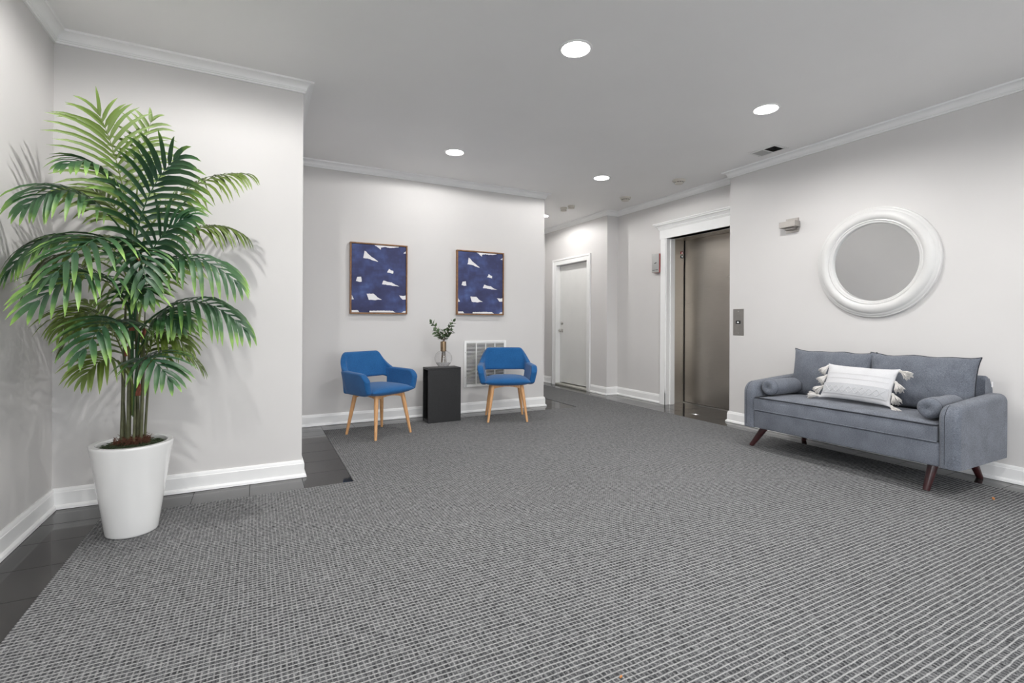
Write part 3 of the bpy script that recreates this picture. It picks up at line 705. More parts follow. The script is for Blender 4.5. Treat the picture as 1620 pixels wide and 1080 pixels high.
lme.polygons.foreach_set('use_smooth', [True]*len(lme.polygons))
sp = empty('leafy_sprigs', (1.80, 5.085, th)); tag(sp, 'green eucalyptus sprigs standing in the glass vase', 'sprigs')
for a, b, c in sprig_spots:
    a, b, c = Vector(a), Vector(b), Vector(c); mid = b.lerp(c, 0.5) + Vector((0, 0, 0.03))
    pts = [a, a.lerp(b, 0.5), b] + [(b*(1-t)**2 + mid*2*t*(1-t) + c*t*t) for t in (0.2, 0.4, 0.6, 0.8, 1)]
    st = tube('twig', pts, [0.003, 0.003, 0.0026, 0.0022, 0.002, 0.0016, 0.0012, 0.0008], m_twig, sp, 6)
    ln = (c-b).length; N = int(ln/0.0145)
    for i in range(N):
        t = 0.06+0.94*(i+0.5)/N; p = b*(1-t)**2 + mid*2*t*(1-t) + c*t*t; d = ((mid-b)*(1-t)+(c-mid)*t).normalized()
        ang = i*2.2 + random.uniform(-0.5, 0.5); side = d.orthogonal().normalized(); side.rotate(Matrix.Rotation(ang, 3, d))
        if t > 0.95: side = side*0.3
        dr_ = (side*0.8 + d*0.6 + Vector((0, 0, 0.05))).normalized()
        o = bpy.data.objects.new('leaf', lme); COL.objects.link(o); o.parent = st
        z = (d - dr_*d.dot(dr_)).normalized(); z.rotate(Matrix.Rotation(random.uniform(-0.7, 0.7), 3, dr_)); y = z.cross(dr_)
        s = random.uniform(0.054, 0.076)*(1-0.25*t)
        mm = Matrix((dr_, y, z)).transposed().to_4x4() @ Matrix.Scale(s, 4); mm.translation = p; o.matrix_local = mm

# ------------------------------------------------------------------ blue armchairs
def chair(loc, ang, label):
    c = empty('armchair', (loc[0], loc[1], 0.0035), ang); tag(c, label, 'chair', 'blue fabric armchairs with beech legs')
    # seat: rounded slab, wider in front
    bm = bmesh.new(); nx, ny = 9, 9
    grid = {}
    for top in (1, 0):
        for i in range(nx+1):
            for j in range(ny+1):
                u, v = math.sin((i/nx-0.5)*math.pi), math.sin((j/ny-0.5)*math.pi)
                # square to squircle
                uu = u*math.sqrt(1-0.12*v*v); vv = v*math.sqrt(1-0.12*u*u)
                edge = i in (0, nx) or j in (0, ny)
                if not top and edge: grid[(0, i, j)] = grid[(1, i, j)]; continue
                x = uu*(0.252-0.018*vv); y = vv*0.245; e = (max(0, (1-abs(u)**4)*(1-abs(v)**4)))**0.42
                z = 0.430 + ((0.048*e + 0.010*(1-u*u)*(1-v*v)) if top else -0.048*e)
                grid[(top, i, j)] = bm.verts.new((x, y, z))
        for i in range(nx):
            for j in range(ny):
                bm.faces.new([grid[(top, a, b)] for a, b in ((i, j), (i+1, j), (i+1, j+1), (i, j+1))])
    so = from_bm('seat', bm, m_blue, c, smooth=True); subsurf(so, 1)
    # wrap-around shell: plan path from the left arm front, round the back, to the right arm front
    def plan(t):            # t in [-1, 1], 0 at the centre of the back
        a = abs(t); s = 1 if t >= 0 else -1
        if a < 0.40: x, y = 0.20*a/0.40, 0.215 - 0.012*(a/0.40)**2
        elif a < 0.62:
            q = (a-0.40)/0.22*math.pi/2; x, y = 0.20+0.075*math.sin(q), 0.203-0.09*(1-math.cos(q))
        else:
            q = (a-0.62)/0.38; x, y = 0.275+0.022*math.sin(q*math.pi/2), 0.113-0.315*q
        return s*x, y
    def shell(name, t0, t1, zb, zt, nt, nz, th=0.052):
        inn, out = [], []
        for i in range(nt+1):
            t = t0+(t1-t0)*i/nt; x, y = plan(t); x2, y2 = plan(t+0.01); x1, y1 = plan(t-0.01)
            d = Vector((x2-x1, y2-y1, 0)).normalized(); n = Vector((-d.y, d.x, 0))      # points outwards
            if n.dot(Vector((x, y-0.0, 0))) < 0: n = -n
            b, tp = zb(t), zt(t)
            for k in range(nz+1):
                q = k/nz; z = b+(tp-b)*q; hgt = (z-0.39)/0.22
                flare = -0.045*(1-min(1, hgt))**1.6 if abs(t) > 0.5 else 0.0          # arms tuck in under the seat
                lean = max(0, z-0.55)*0.30 if abs(t) < 0.62 else max(0, z-0.55)*0.0
                lw = max(0.0, min(1.0, (0.62-abs(t))/0.12)); lean = max(0, z-0.54)*0.28*lw
                pos_ = Vector((x, y, z)) + n*flare + Vector((0, lean, 0))
                # backrest narrows upwards
                inn.append(pos_ - n*th/2); out.append(pos_ + n*th/2)
        m = nz+1; vs = inn+out; O = len(inn); f = []
        for i in range(nt):
            for k in range(nz):
                a = i*m+k; f += [(a, a+m, a+m+1, a+1), (O+a+1, O+a+m+1, O+a+m, O+a)]
        for i in range(nt):
            for k in (0, nz):
                a = i*m+k; q = (a, O+a, O+a+m, a+m); f.append(q if k else tuple(reversed(q)))
        for i in (0, nt):
            for k in range(nz):
                a = i*m+k; q = (a, a+1, O+a+1, O+a); f.append(q if i == 0 else tuple(reversed(q)))
        bm = bmesh.new(); bv = [bm.verts.new(v) for v in vs]
        for q in f: bm.faces.new([bv[i] for i in q])
        o = from_bm(name, bm, m_blue, c, smooth=True); subsurf(o, 2); return o
    sm = lambda x: x*x*(3-2*x)
    arm_top = lambda t: 0.618 - 0.012*max(0, (abs(t)-0.62)/0.38) - 0.075*max(0, (abs(t)-0.90)/0.10)**2
    arm_bot = lambda t: 0.392 + 0.03*max(0, (abs(t)-0.88)/0.12)**2
    back_top = lambda t: 0.618+0.165*sm(max(0, min(1, (0.60-abs(t))/0.22)))
    back_bot = lambda t: 0.528 if abs(t) < 0.44 else 0.528-0.02*min(1, (abs(t)-0.44)/0.1)
    shell('backrest', -0.60, 0.60, back_bot, back_top, 28, 8)
    shell('armrest', 0.50, 1.0, arm_bot, arm_top, 14, 8, 0.066)
    shell('armrest', -1.0, -0.50, arm_bot, arm_top, 14, 8, 0.066)
    for sx in (-1, 1):
        for sy in (-1, 1):
            a = Vector((sx*0.155, sy*0.15, 0.405)); b = Vector((sx*0.212, sy*0.212, 0.0))
            tube('leg', [a, a.lerp(b, 0.3), a.lerp(b, 0.97), b], [0.0205, 0.0195, 0.0125, 0.011], m_oak, c, 16)
    for ax in (0, 1):
        for s in (-1, 1):
            pts = []; n = 10; bm = bmesh.new(); rows = []
            for i in range(n+1):
                u = -1+2*i/n; lowz = 0.352+0.026*(1-u*u); p = u*0.152
                row = []
                for z in (lowz, 0.398):
                    for dd in (-0.009, 0.009):
                        q = s*0.150+dd; row.append(bm.verts.new((p, q, z) if ax == 0 else (q, p, z)))
                rows.append(row)
            for r0, r1 in zip(rows, rows[1:]):
                for a_, b_ in ((0, 1), (1, 3), (3, 2), (2, 0)): bm.faces.new((r0[a_], r0[b_], r1[b_], r1[a_]))
            for r in (rows[0], rows[-1]): bm.faces.new((r[0], r[1], r[3], r[2]))
            from_bm('apron', bm, m_oak, c)
    return c
chair((1.04, 4.773), R(27.3), 'blue fabric armchair left of the black side table, turned to the right')
chair((2.47, 4.885), R(-21.6), 'blue fabric armchair right of the black side table, before the wall grille')

# ------------------------------------------------------------------ sofa
SX, SY = 4.14, 2.122
sofa = empty('sofa', (SX, SY, 0.0)); tag(sofa, 'grey fabric two-seat sofa with dark splayed legs under the round mirror', 'sofa')
F0 = 3.775-SX; YA = 0.635; YO = 0.745; ZB = 0.19
box('base', F0+0.008, 4.46-SX, -YA-0.01, YA+0.01, ZB, 0.345, m_sofa, sofa, 0.014, 3)
def soft_slab(name, x0, x1, y0, y1, z0, z1, crown, mat, parent, n=(10, 16), bul=0.006, sag=None):
    bm = bmesh.new(); nx, ny = n; g = {}
    for top in (1, 0):
        for i in range(nx+1):
            for j in range(ny+1):
                if not top and (i in (0, nx) or j in (0, ny)): pass
                u, v = math.sin((i/nx-0.5)*math.pi), math.sin((j/ny-0.5)*math.pi)
                e = ((1-u**6)*(1-v**6)); x = (x0+x1)/2+u*(x1-x0)/2; y = (y0+y1)/2+v*(y1-y0)/2
                z = (z1 + crown*(e**0.7)*(1-0.35*u*u) - 0.008*(abs(u)**10+abs(v)**10)) if top else z0
                if top: z += 0.004*mnoise.noise((x*6, y*6, 1.7))
                g[(top, i, j)] = bm.verts.new((x, y, z))
        for i in range(nx):
            for j in range(ny): bm.faces.new([g[(top, a, b)] for a, b in ((i, j), (i+1, j), (i+1, j+1), (i, j+1))])
    ring = [(i, 0) for i in range(nx)] + [(nx, j) for j in range(ny)] + [(i, ny) for i in range(nx, 0, -1)] + [(0, j) for j in range(ny, 0, -1)]
    for a, b in zip(ring, ring[1:]+ring[:1]):
        # side wall with a middle row that bulges
        bm.faces.new((g[(1,)+a], g[(1,)+b], g[(0,)+b], g[(0,)+a]))
    return from_bm(name, bm, mat, parent, smooth=True, auto=60)
sc1 = soft_slab('seat_cushion', F0, 4.30-SX, -YA, YA, 0.35, 0.452, 0.022, m_sofa, sofa)
zt = 0.449
ptop = [Vector((4.25-SX, YA-0.004, zt+0.004))] + [Vector((F0+0.012, YA-0.004, zt))] + [Vector((F0+0.002, y, zt+0.003*math.sin((y/YA+1)*1.5))) for y in [YA-0.02-k*(2*YA-0.04)/16 for k in range(17)]] + [Vector((F0+0.012, -YA+0.004, zt)), Vector((4.25-SX, -YA+0.004, zt+0.004))]
tube('piping', ptop, 0.005, m_piping, sc1, 8)
tube('piping', [Vector((F0+0.002, y, 0.347)) for y in [YA-0.0-k*2*YA/8 for k in range(9)]], 0.0048, m_sofa, sc1, 8)
# arms
def arc(cx, cz, r, a0, a1, n): return [(cx+r*math.cos(R(a0+(a1-a0)*k/n)), cz+r*math.sin(R(a0+(a1-a0)*k/n))) for k in range(n+1)]
ao = [(F0+0.002, ZB), (F0, 0.30), (F0, 0.42)] + arc(F0+0.095, 0.485, 0.095, 176, 98, 9) + [(4.15-SX, 0.600)] + arc(4.45-SX, 0.560, 0.058, 86, 4, 7) + [(4.510-SX, 0.42), (4.505-SX, ZB)]
def soft_arm(name, prof, y0, y1, r, mat, parent):
    n = len(prof); c0, c1 = sorted((y0, y1))
    def inset(d):
        out = []
        for i, (x, z) in enumerate(prof):
            p0 = Vector(prof[max(i-1, 0)]); p1 = Vector(prof[min(i+1, n-1)]); t = (p1-p0).normalized(); nn = Vector((t.y, -t.x))   # inward for a clockwise outline
            q = Vector((x, z)) + nn*d
            if i in (0, n-1): q.y = z
            out.append((q.x, q.y))
        return out
    secs = [(c0, r+0.006)] + [(c0+r*(1-math.sin(R(a_))), r*(1-math.cos(R(a_)))) for a_ in (90, 72, 54, 36, 18, 0)] + [(c1-r*(1-math.sin(R(a_))), r*(1-math.cos(R(a_)))) for a_ in (0, 18, 36, 54, 72, 90)] + [(c1, r+0.006)]
    bm = bmesh.new(); rings = [[bm.verts.new((x, y, z)) for x, z in inset(d)] for y, d in secs]
    for p, q in zip(rings, rings[1:]):
        for k in range(n): bm.faces.new((p[k], p[(k+1) % n], q[(k+1) % n], q[k]))
    bm.faces.new(rings[0]); bm.faces.new(rings[-1])
    return from_bm(name, bm, mat, parent, smooth=True, auto=50)
for s in (-1, 1):
    am = soft_arm('armrest', ao, s*(YA+0.002), s*YO, 0.036, m_sofa, sofa)
    tube('seam', [(x, s*YA+s*0.040 if s < 0 else YO-0.04, z) for x, z in [(F0-0.0005, 0.215), (F0-0.0005, 0.42)] + arc(F0+0.095, 0.485, 0.0955, 176, 105, 7)], 0.0014, m_piping, am, 6)
bo = [(4.36-SX, 0.30), (4.40-SX, 0.70)] + arc(4.425-SX, 0.705, 0.028, 170, 20, 5) + [(4.515-SX, 0.64), (4.505-SX, 0.22), (4.40-SX, 0.20)]
bf = prism('back_frame', bo, -YA-0.028, YA+0.028, m_sofa, sofa, 0.018, 4, 'xz')
box('care_tag', 4.478-SX, 4.50-SX, -YA-0.031, -YA-0.0285, 0.655, 0.69, m_canvaswhite, bf)
def cushion(name, w, h, t, mat, parent, n=22, pinch=0.06, wr=0.006, seed=0.0, ears=0.012, power=0.5, depth_bias=0.5):
    """soft cushion in local frame: width along y, height along z, thickness along x (front = -x)"""
    bm = bmesh.new(); g = {}
    for side in (1, -1):
        for i in range(n+1):
            for j in range(n+1):
                u, v = math.sin((i/n-0.5)*math.pi), math.sin((j/n-0.5)*math.pi)
                if side == -1 and (i in (0, n) or j in (0, n)): g[(-1, i, j)] = g[(1, i, j)]; continue
                pu, pv = 1-pinch*(1-v*v)*abs(u)**3*0.5, 1-pinch*(1-u*u)*abs(v)**3*0.5
                y = u*w/2*(1-pinch*(1-v*v)*abs(u)); z = v*h/2*(1-pinch*(1-u*u)*abs(v))
                cor = (abs(u)*abs(v))**8; y += ears*cor*(1 if u > 0 else -1); z += ears*cor*(1 if v > 0 else -1)
                e = (max(0, 1-abs(u)**2.6)*max(0, 1-abs(v)**2.6))**power
                edge = (1-abs(u)**6)*(1-abs(v)**6)
                x = -side*t/2*e + wr*edge*mnoise.noise((y*9+seed, z*7+seed*2, side*1.3)) - (wr*1.3*(abs(u)*abs(v))**1.5*math.sin((u*14+v*9)*1.2+seed) * edge)
                wz = 1.0*wr*mnoise.noise((y*7+seed, 3.3+seed, 0.0))*abs(v)**6
                g[(side, i, j)] = bm.verts.new((x, y, z+wz))
        for i in range(n):
            for j in range(n): bm.faces.new([g[(side, a, b)] for a, b in ((i, j), (i+1, j), (i+1, j+1), (i, j+1))])
    rim = [g[(1, i, n)].co.copy() for i in range(n+1)]
    left = [g[(1, 0, j)].co.copy() for j in range(n+1)]; right = [g[(1, n, j)].co.copy() for j in range(n+1)]
    o = from_bm(name, bm, mat, parent, smooth=True); subsurf(o, 1)
    return o, rim, left, right
for k, (yc, sd) in enumerate(((0.312, 1.3), (-0.316, 4.1))):
    cu_, rim, le, ri_ = cushion('back_cushion', 0.655, 0.40, 0.185, m_sofa, sofa, pinch=0.045, seed=sd, power=0.36, wr=0.015, ears=0.008)
    cu_.location = (4.325-SX, yc, 0.652); cu_.rotation_euler = (0, R(10), R(1.5 if k else -1))
    tube('piping', [p+Vector((0, 0, 0.001)) for p in le+rim[1:-1]+list(reversed(ri_))], 0.0038, m_piping, cu_, 8)
# legs
for (tx, ty, bx_, by_) in ((3.93, 2.745, 3.885, 2.862), (3.92, 1.555, 3.868, 1.577), (4.42, 2.69, 4.50, 2.77), (4.43, 1.565, 4.535, 1.535)):
    a = Vector((tx-SX, ty-SY, 0.20)); b = Vector((bx_-SX, by_-SY, 0.0038 if bx_ < 4.36 else 0.0005))
    tube('leg', [a, a.lerp(b, 0.5), b], [0.03, 0.0255, 0.019], m_mahog, sofa, 18)

# bolster cushions
def bolster(yc, label):
    o = empty('bolster_cushion', (3.845, yc, 0.5375)); tag(o, label, 'cushion', 'grey bolster cushions on the sofa')
    n = 26; rings = []; bm = bmesh.new(); L = 0.40; RR = 0.068
    prof = [(0.004, 0.014), (0.02, 0.006), (0.042, 0.0), (0.058, 0.01), (0.066, 0.028)] + [(RR, 0.05+k*(L-0.10)/8) for k in range(9)] + [(0.066, L-0.028), (0.058, L-0.01), (0.042, L), (0.02, L-0.006), (0.004, L-0.014)]
    for r, h in prof:
        rings.append([bm.verts.new((h, r*math.cos(2*math.pi*k/n)*(1+0.06*mnoise.noise((h*9+yc*3, k*0.35, 0.2))), r*math.sin(2*math.pi*k/n)*(1+0.05*mnoise.noise((h*9+yc, k*0.35, 5.2))))) for k in range(n)])
    for a, b in zip(rings, rings[1:]):
        for k in range(n): bm.faces.new((a[k], a[(k+1) % n], b[(k+1) % n], b[k]))
    bm.faces.new(rings[0]); bm.faces.new(rings[-1])
    b = from_bm('cover', bm, m_sofa, o, smooth=True); subsurf(b, 1)
    tube('seam', [(0.047, 0.0665*math.cos(t), 0.0665*math.sin(t)) for t in [2*math.pi*k/28 for k in range(29)]], 0.0018, m_piping, o, 6)
bolster(2.684, 'grey bolster cushion against the far sofa arm, nearer the elevator')
bolster(1.566, 'grey bolster cushion against the near sofa arm at the right')

# lumbar pillow with tassels
pw, ph = 0.485, 0.285
lp = empty('throw_pillow', (4.095, 2.105, 0.622)); lp.rotation_euler = (R(0.5), R(27), R(2)); tag(lp, 'white woven lumbar pillow with tassels on the grey sofa', 'pillow')
pc, rim, le, ri_ = cushion('cover', pw, ph, 0.115, m_cotton, lp, pinch=0.05, seed=9.0, wr=0.003, ears=0.01, power=0.5)
# woven band and raised diamonds on the front face
def front_x(y, z):
    u, v = max(-1, min(1, y/(pw/2))), max(-1, min(1, z/(ph/2)))
    return -0.0575*(max(0, 1-abs(u)**2.6)*max(0, 1-abs(v)**2.6))**0.5
def band(name, z0, z1, off, mat):
    bm = bmesh.new(); N = 40; K = 6; rows = []
    for i in range(N+1):
        y = (-0.46+0.92*i/N)*pw
        rows.append([bm.verts.new((front_x(y, z0+(z1-z0)*k/K)-off-0.0045, y, z0+(z1-z0)*k/K)) for k in range(K+1)])
    for a, b in zip(rows, rows[1:]):
        for k in range(K): bm.faces.new((a[k], b[k], b[k+1], a[k+1]))
    return from_bm(name, bm, mat, lp, smooth=True)
band('woven_band', -0.112, -0.028, 0.0, m_band)
for s in (1, -1):
    zz = [((-0.42+0.84*i/48)*pw, -0.074 + s*0.026*(1-abs(((i/48*4.5) % 1)*2-1)*2)) for i in range(49)]
    tube('raised_zigzag', [(front_x(y, z)-0.006, y, z) for y, z in zz], 0.0016, m_cotton, lp, 6)
for z in (0.055, 0.015, -0.028): tube('woven_rib', [(front_x(y, z)-0.0045, y, z) for y in [(-0.45+0.9*i/30)*pw for i in range(31)]], 0.0008, m_cotton, lp, 5)
def tassel(p, d, L):
    d = Vector(d).normalized(); rnd = random.Random(int(p[1]*1e4+p[2]*1e5))
    o = empty('tassel', p); o.parent = lp
    bm = bmesh.new(); bm_tube(bm, [(0, 0, 0), d*0.010, d*0.02, d*0.028], [0.003, 0.0105, 0.0105, 0.008], 10); from_bm('tassel_head', bm, m_tassel, o, smooth=True)
    bm = bmesh.new(); a = d.orthogonal().normalized(); b = d.cross(a)
    for k in range(80):
        th_ = rnd.uniform(0, 6.28); rr = math.sqrt(rnd.random()); off = a*math.cos(th_)+b*math.sin(th_)
        l = L*rnd.uniform(0.85, 1.08); q0 = d*0.022+off*rr*0.007; q1 = d*(0.02+l*0.5)+off*rr*0.023; q2 = d*l+off*rr*0.034+Vector((0, 0, -0.006))
        bm_tube(bm, [q0, q1, q2], [0.0028, 0.0028, 0.002], 5)
    tag(from_bm('yarn_strands', bm, m_tassel, o, smooth=True), None, kind='stuff')
hy, hz = pw/2, ph/2
for k, zf in enumerate((0.98, 0.38, -0.28, -0.95)):
    tassel((0.004, -hy*(0.995 if abs(zf) > 0.9 else 0.955), hz*zf), (-0.12, (-0.85, -0.6, -0.6, -0.6)[k], (-0.45, -0.8, -0.8, -0.55)[k]), 0.084)
    tassel((0.004, hy*(0.995 if abs(zf) > 0.9 else 0.955), hz*zf), (-0.25, (0.45, 0.5, 0.6, 0.9)[k], (-0.9, -0.85, -0.7, -0.05)[k]), 0.084)

# ------------------------------------------------------------------ planter and palm
PC = Vector((-0.57, 3.13, 0.0035))
pot = empty('planter', PC); tag(pot, 'tall glossy white tapered planter holding the palm', 'planter')
lathe('vessel', [(0.001, 0.0), (0.103, 0.0), (0.109, 0.004), (0.112, 0.012), (0.124, 0.10), (0.138, 0.20), (0.152, 0.30), (0.166, 0.40), (0.1745, 0.445), (0.1755, 0.455), (0.173, 0.459), (0.150, 0.459), (0.147, 0.456), (0.145, 0.445), (0.140, 0.38), (0.001, 0.38)], m_ceramic, pot, 64, auto=40)
soil = lathe('soil', [(0.1448, 0.436), (0.10, 0.442), (0.05, 0.446), (0.001, 0.448)], m_moss, pot, 40)
bm = bmesh.new(); rnd = random.Random(3)
for k in range(420):
    a = rnd.uniform(0, 6.28); r = 0.135*math.sqrt(rnd.random()); c = Vector((r*math.cos(a), r*math.sin(a), 0.446+0.006*rnd.random()-0.007*(r/0.135)**2))
    d = Vector((rnd.uniform(-1, 1), rnd.uniform(-1, 1), rnd.uniform(-0.1, 0.25))).normalized()*rnd.uniform(0.015, 0.035); s = d.cross(Vector((0, 0, 1))).normalized()*0.006*rnd.uniform(-1, 1)
    bm_tube(bm, [c-d*0.5, c+s+Vector((0, 0, 0.004)), c+d*0.5], 0.0011, 4)
tag(from_bm('moss_strands', bm, m_moss, pot), None, kind='stuff')
bm = bmesh.new()
for k in range(420):
    a = rnd.uniform(0, 6.28); r = 0.062*math.sqrt(rnd.random()); c = Vector((r*math.cos(a)*1.25, r*math.sin(a), 0.45+0.03*rnd.random()))
    d = Vector((rnd.uniform(-1, 1), rnd.uniform(-1, 1), rnd.uniform(0.0, 0.9))).normalized()*rnd.uniform(0.02, 0.05)
    bm_tube(bm, [c-d*0.5, c+Vector((0, 0, 0.006)), c+d*0.5], 0.0010, 4)
tag(from_bm('coir_fibre', bm, m_coir, pot), None, kind='stuff')

palm = empty('palm_plant', PC); tag(palm, 'tall green artificial palm with drooping fronds in the corner', 'plant')
L2 = lambda p: Vector(p) - PC
canes = [((-0.045, 0.00), (-0.03, 0.01, 1.30)), ((0.02, 0.02), (0.005, 0.03, 1.42)), ((0.035, -0.01), (0.05, 0.0, 1.15)), ((-0.015, -0.02), (-0.005, -0.03, 1.25)), ((0.0, 0.035), (0.03, 0.07, 1.05)), ((-0.03, 0.02), (-0.055, 0.03, 0.90)), ((0.045, 0.02), (0.07, 0.01, 0.9)), ((0.01, -0.03), (0.02, -0.05, 0.72)), ((-0.02, 0.04), (-0.02, 0.07, 0.95))]
for (bx_, by_), (tx, ty, tz) in canes:
    a = Vector((bx_, by_, 0.42)); b = Vector((tx, ty, tz)); r0 = 0.0085 if tz > 1.1 else 0.0062
    tube('cane', [a, a.lerp(b, 0.35)+Vector((0, 0, 0)), a.lerp(b, 0.7), b], [r0, r0*0.95, r0*0.8, r0*0.2], m_cane, palm, 10)
for p, d in (((0.028, -0.045, 0.70), (0.01, 0.0, 0.06)), ((0.0, -0.03, 1.03), (0.0, 0.0, 0.055)), ((0.045, -0.005, 0.99), (0.005, 0.0, 0.05)), ((-0.02, -0.02, 0.90), (0.0, 0.0, 0.05)), ((0.055, 0.0, 0.84), (0.0, 0.0, 0.05)), ((0.02, 0.0, 1.38), (0.01, 0.0, 0.06))):
    p, d = Vector(p), Vector(d); tube('husk', [p, p+d*0.5, p+d], [0.012, 0.011, 0.004], m_husk, palm, 8)

# fronds: base, curve control, tip (world), leaf length, material, upper normal, individual leaflets?
camdir = -fw
FR = [
 ('top',    [(-0.567,3.13,1.335), (-0.612,3.20,1.85), (-0.712,3.15,2.120)], 0.27, 'top', (0.45,-0.85,0.15), 17, True, 0.75),
 ('up2',    [(-0.578,3.20,1.574), (-0.585,3.28,1.93), (-0.530,3.33,2.190)], 0.17, 'top', (0.3,-0.9,0.3), 11, False, 0.8),
 ('center', [(-0.572,3.10,1.262), (-0.545,2.98,1.69), (-0.370,2.92,1.880)], 0.27, 'dark', (0.45,-0.7,0.55), 14, True, 0.9),
 ('r1',     [(-0.532,3.20,1.544), (-0.365,3.25,1.915), (-0.070,3.28,1.950)], 0.23, 'olive', (0,-0.35,1), 15, False, 1.5),
 ('r2',     [(-0.553,3.20,1.375), (-0.301,3.28,1.730), (-0.078,3.36,1.600)], 0.22, 'olive', (0,-0.2,1), 15, False, 1.6),
 ('r3',     [(-0.546,3.10,1.269), (-0.349,2.95,1.530), (-0.106,2.87,1.290)], 0.25, 'dark', (0,-0.5,1), 11, True, 1.5),
 ('r4',     [(-0.535,3.10,1.042), (-0.308,2.95,1.320), (-0.066,2.87,1.050)], 0.25, 'dark', (0,-0.5,1), 12, True, 1.5),
 ('l1',     [(-0.580,3.10,1.492), (-0.740,2.90,1.800), (-0.868,2.80,1.580)], 0.23, 'dark', (0.1,-0.5,1), 11, True, 1.2),
 ('l2',     [(-0.580,3.10,1.332), (-0.822,3.00,1.640), (-0.964,2.92,1.310)], 0.21, 'dark', (0,-0.2,1), 13, True, 1.3),
 ('l2b',    [(-0.602,3.15,1.302), (-0.850,3.10,1.540), (-0.950,3.05,1.240)], 0.19, 'olive', (0,0,1), 13, False, 1.3),
 ('l3',     [(-0.576,3.08,1.298), (-0.590,2.86,1.640), (-0.735,2.64,1.280)], 0.25, 'dark', (-0.1,-0.6,0.8), 11, True, 0.8),
 ('l4',     [(-0.575,3.08,1.139), (-0.620,2.80,1.440), (-0.786,2.62,1.160)], 0.25, 'dark', (-0.1,-0.6,0.8), 11, True, 0.8),
 ('f5',     [(-0.567,3.08,0.947), (-0.556,2.85,1.220), (-0.654,2.67,0.960)], 0.22, 'dark', (0,-0.6,0.8), 10, True, 0.8),
 ('f6',     [(-0.551,3.08,0.754), (-0.517,2.90,1.030), (-0.370,2.77,0.820)], 0.20, 'dark', (0.1,-0.6,0.8), 10, True, 0.8),
 ('r5',     [(-0.563,3.15,0.747), (-0.441,3.20,1.060), (-0.283,3.23,0.830)], 0.18, 'olive', (0,-0.2,1), 12, False, 1.2),
 ('bl',     [(-0.594,3.20,0.776), (-0.668,3.30,1.080), (-0.818,3.40,1.180)], 0.24, 'olive', (0.3,-0.6,0.7), 13, False, 1.1),
 ('br',     [(-0.570,3.22,0.772), (-0.498,3.32,1.090), (-0.391,3.40,1.120)], 0.22, 'olive', (-0.2,-0.5,0.8), 13, False, 1.1),
 ('l0',     [(-0.578,3.10,1.589), (-0.643,2.92,1.900), (-0.745,2.80,1.770)], 0.16, 'dark', (0,-0.5,0.9), 9, False, 1.0),
 ('f7',     [(-0.558,3.08,1.331), (-0.520,2.88,1.560), (-0.451,2.78,1.220)], 0.19, 'dark', (0,-0.6,0.8), 9, False, 0.9),
 ('l5',     [(-0.585,3.15,0.911), (-0.728,3.15,1.220), (-0.837,3.10,0.960)], 0.20, 'olive', (0,0,1), 12, False, 1.2),
 ('bk1',    [(-0.590,3.18,1.250), (-0.680,3.26,1.560), (-0.800,3.34,1.520)], 0.24, 'olive', (0.2,-0.4,0.9), 13, False, 1.1),
 ('bk2',    [(-0.550,3.20,1.150), (-0.460,3.30,1.450), (-0.330,3.38,1.420)], 0.22, 'olive', (-0.1,-0.3,0.9), 13, False, 1.1),
 ('bk3',    [(-0.580,3.18,1.450), (-0.660,3.24,1.760), (-0.790,3.26,1.760)], 0.24, 'olive', (0.3,-0.5,0.8), 13, False, 1.2),
 ('c2',     [(-0.560,3.12,1.150), (-0.500,2.99,1.500), (-0.330,2.95,1.600)], 0.24, 'dark', (0.2,-0.6,0.7), 12, False, 1.1),
 ('c3',     [(-0.570,3.12,1.050), (-0.560,2.96,1.330), (-0.480,2.86,1.200)], 0.20, 'dark', (0.1,-0.6,0.8), 10, False, 1.0),
 ('c4',     [(-0.575,3.14,0.850), (-0.470,3.04,1.120), (-0.330,3.00,0.960)], 0.19, 'olive', (0.0,-0.4,0.9), 11, False, 1.2),
 ('m1',     [(-0.580,3.15,0.950), (-0.700,3.02,1.230), (-0.790,2.93,1.060)], 0.20, 'olive', (0,-0.4,0.9), 12, False, 1.2),
 ('m2',     [(-0.550,3.14,0.900), (-0.450,3.00,1.200), (-0.360,2.94,1.070)], 0.19, 'dark', (0,-0.5,0.8), 11, False, 1.2),
 ('m3',     [(-0.565,3.10,0.760), (-0.610,2.94,1.000), (-0.690,2.86,0.840)], 0.18, 'olive', (0,-0.5,0.8), 11, False, 1.1),
 ('c5',     [(-0.580,3.14,1.120), (-0.700,3.04,1.400), (-0.800,2.95,1.300)], 0.20, 'olive', (0.0,-0.4,0.9), 11, False, 1.2),
]
LM = {'dark': m_leaf_dark, 'olive': m_leaf_olive, 'top': m_leaf_top}
def blade(p, d, nrm, L, W, droop, twist, n=5):
    """vertices of one leaflet bending under gravity"""
    vs, f, uv = [], [], []; pos_ = Vector(p); dc = Vector(d).normalized(); step = L/n; nn = Vector(nrm)
    for i in range(n+1):
        s = i/n
        wd = W*(min(1, (s+0.06)/0.22)**0.7)*(max(0, 1-s**3.0)**0.75) + 0.0008
        b = nn.cross(dc)
        if b.length < 1e-4: b = dc.orthogonal()
        b.normalize(); up_ = dc.cross(b)
        b2 = (b*math.cos(twist)+up_*math.sin(twist))
        for q in (-1, 0, 1):
            vs.append(pos_ + b2*q*wd/2 - up_*(0.16*wd if q == 0 else 0)); uv.append((s, (q+1)/2))
        pos_ = pos_ + dc*step; dc = (dc + Vector((0, 0, -1))*droop*1.5/n).normalized()
    for i in range(n):
        for k in (0, 1):
            a = i*3+k; f.append((a, a+1, a+4, a+3))
    return vs, f, uv
rl = random.Random(21)
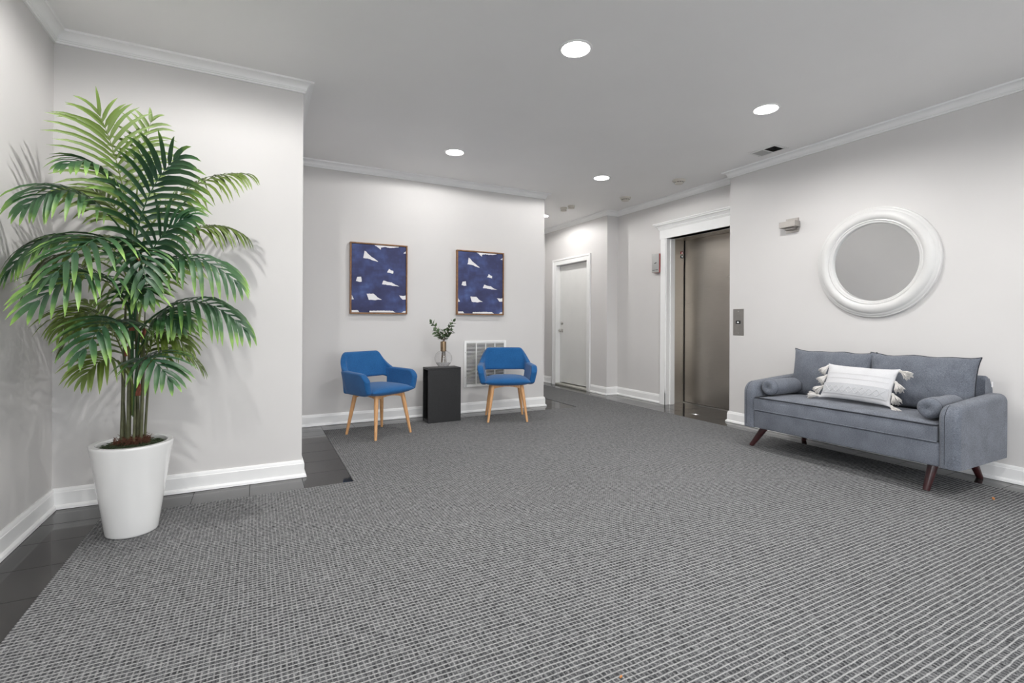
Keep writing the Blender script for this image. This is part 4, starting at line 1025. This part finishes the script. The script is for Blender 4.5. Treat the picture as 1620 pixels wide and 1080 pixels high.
for nm, (B, C_, T_), LL, mk, nrm, NP, single, droop in FR:
    B, C_, T_ = L2(B), L2(C_), L2(T_); nrm = Vector(nrm).normalized()
    bez = lambda t: B*(1-t)**2 + C_*2*t*(1-t) + T_*t*t
    tan = lambda t: ((C_-B)*(1-t) + (T_-C_)*t).normalized()
    foot = Vector((B.x*0.45, B.y*0.45, B.z-0.16))
    pts = [foot] + [bez(k/14) for k in range(15)]
    fr_ = tube('frond', pts, [0.0055]+[0.0052-0.0042*k/14 for k in range(15)], m_rachis if mk != 'dark' else m_leaf_dark, palm, 7)
    if mk == 'dark':
        set_uv(fr_.data, [(0.45, 0.5)]*len(fr_.data.vertices))
    AV, AF, AU = [], [], []
    for k in range(NP):
        for side in (-1, 1):
            t = 0.24 + 0.76*(k+(0.15 if side > 0 else 0.0))/(NP-0.85); t = min(t, 1.0)
            tg = tan(t); S = tg.cross(nrm).normalized()*side; N = S.cross(tg)*side
            if N.dot(nrm) < 0: N = -N
            prof = 0.62+0.5*math.sin(math.pi*min(1, (t-0.2)/0.85)**0.8); prof *= 1-0.30*max(0, (t-0.75)/0.25)
            L = LL*prof*rl.uniform(0.92, 1.08); a = R(28+34*t**1.5+rl.uniform(-5, 5))
            if k == NP-1: a = R(74)
            d = S*math.cos(a)+tg*math.sin(a)+N*0.12
            vs, f, uv = blade(bez(t), d, N, L, (0.0235 if mk == 'dark' else 0.0175)*rl.uniform(0.88, 1.12), droop*rl.uniform(0.85, 1.2), rl.uniform(-0.25, 0.25))
            vs = [Vector((max(v.x, -0.466), min(v.y, 0.56), v.z)) for v in vs]
            if single:
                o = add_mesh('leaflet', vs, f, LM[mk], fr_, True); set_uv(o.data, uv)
            else:
                q = len(AV); AV += vs; AF += [tuple(i+q for i in x) for x in f]; AU += uv
    if not single:
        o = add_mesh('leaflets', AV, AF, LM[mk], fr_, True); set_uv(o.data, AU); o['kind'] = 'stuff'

# ------------------------------------------------------------------ tiny dry scraps on the carpet
for x, y, s, lab in ((4.052, 1.307, 1.0, 'tiny orange dry leaf scrap on the carpet by the sofa'), (0.99, 1.17, 0.35, 'tiny orange crumb on the carpet in the foreground')):
    n = 8; vs = [(s*0.02*math.cos(6.28*k/n)*random.uniform(0.6, 1.2), s*0.009*math.sin(6.28*k/n)*random.uniform(0.6, 1.2), 0.0) for k in range(n)]
    vs += [(a*0.9, b*0.9, s*0.006+random.uniform(0, 0.003)) for a, b, _ in vs]
    o = add_mesh('leaf_scrap', vs, [tuple(range(n-1, -1, -1)), tuple(range(n, 2*n))] + [(k, (k+1) % n, n+(k+1) % n, n+k) for k in range(n)], m_orange)
    o.location = (x, y, 0.0036); o.rotation_euler.z = 0.4
    tag(o, lab, 'leaf scrap')
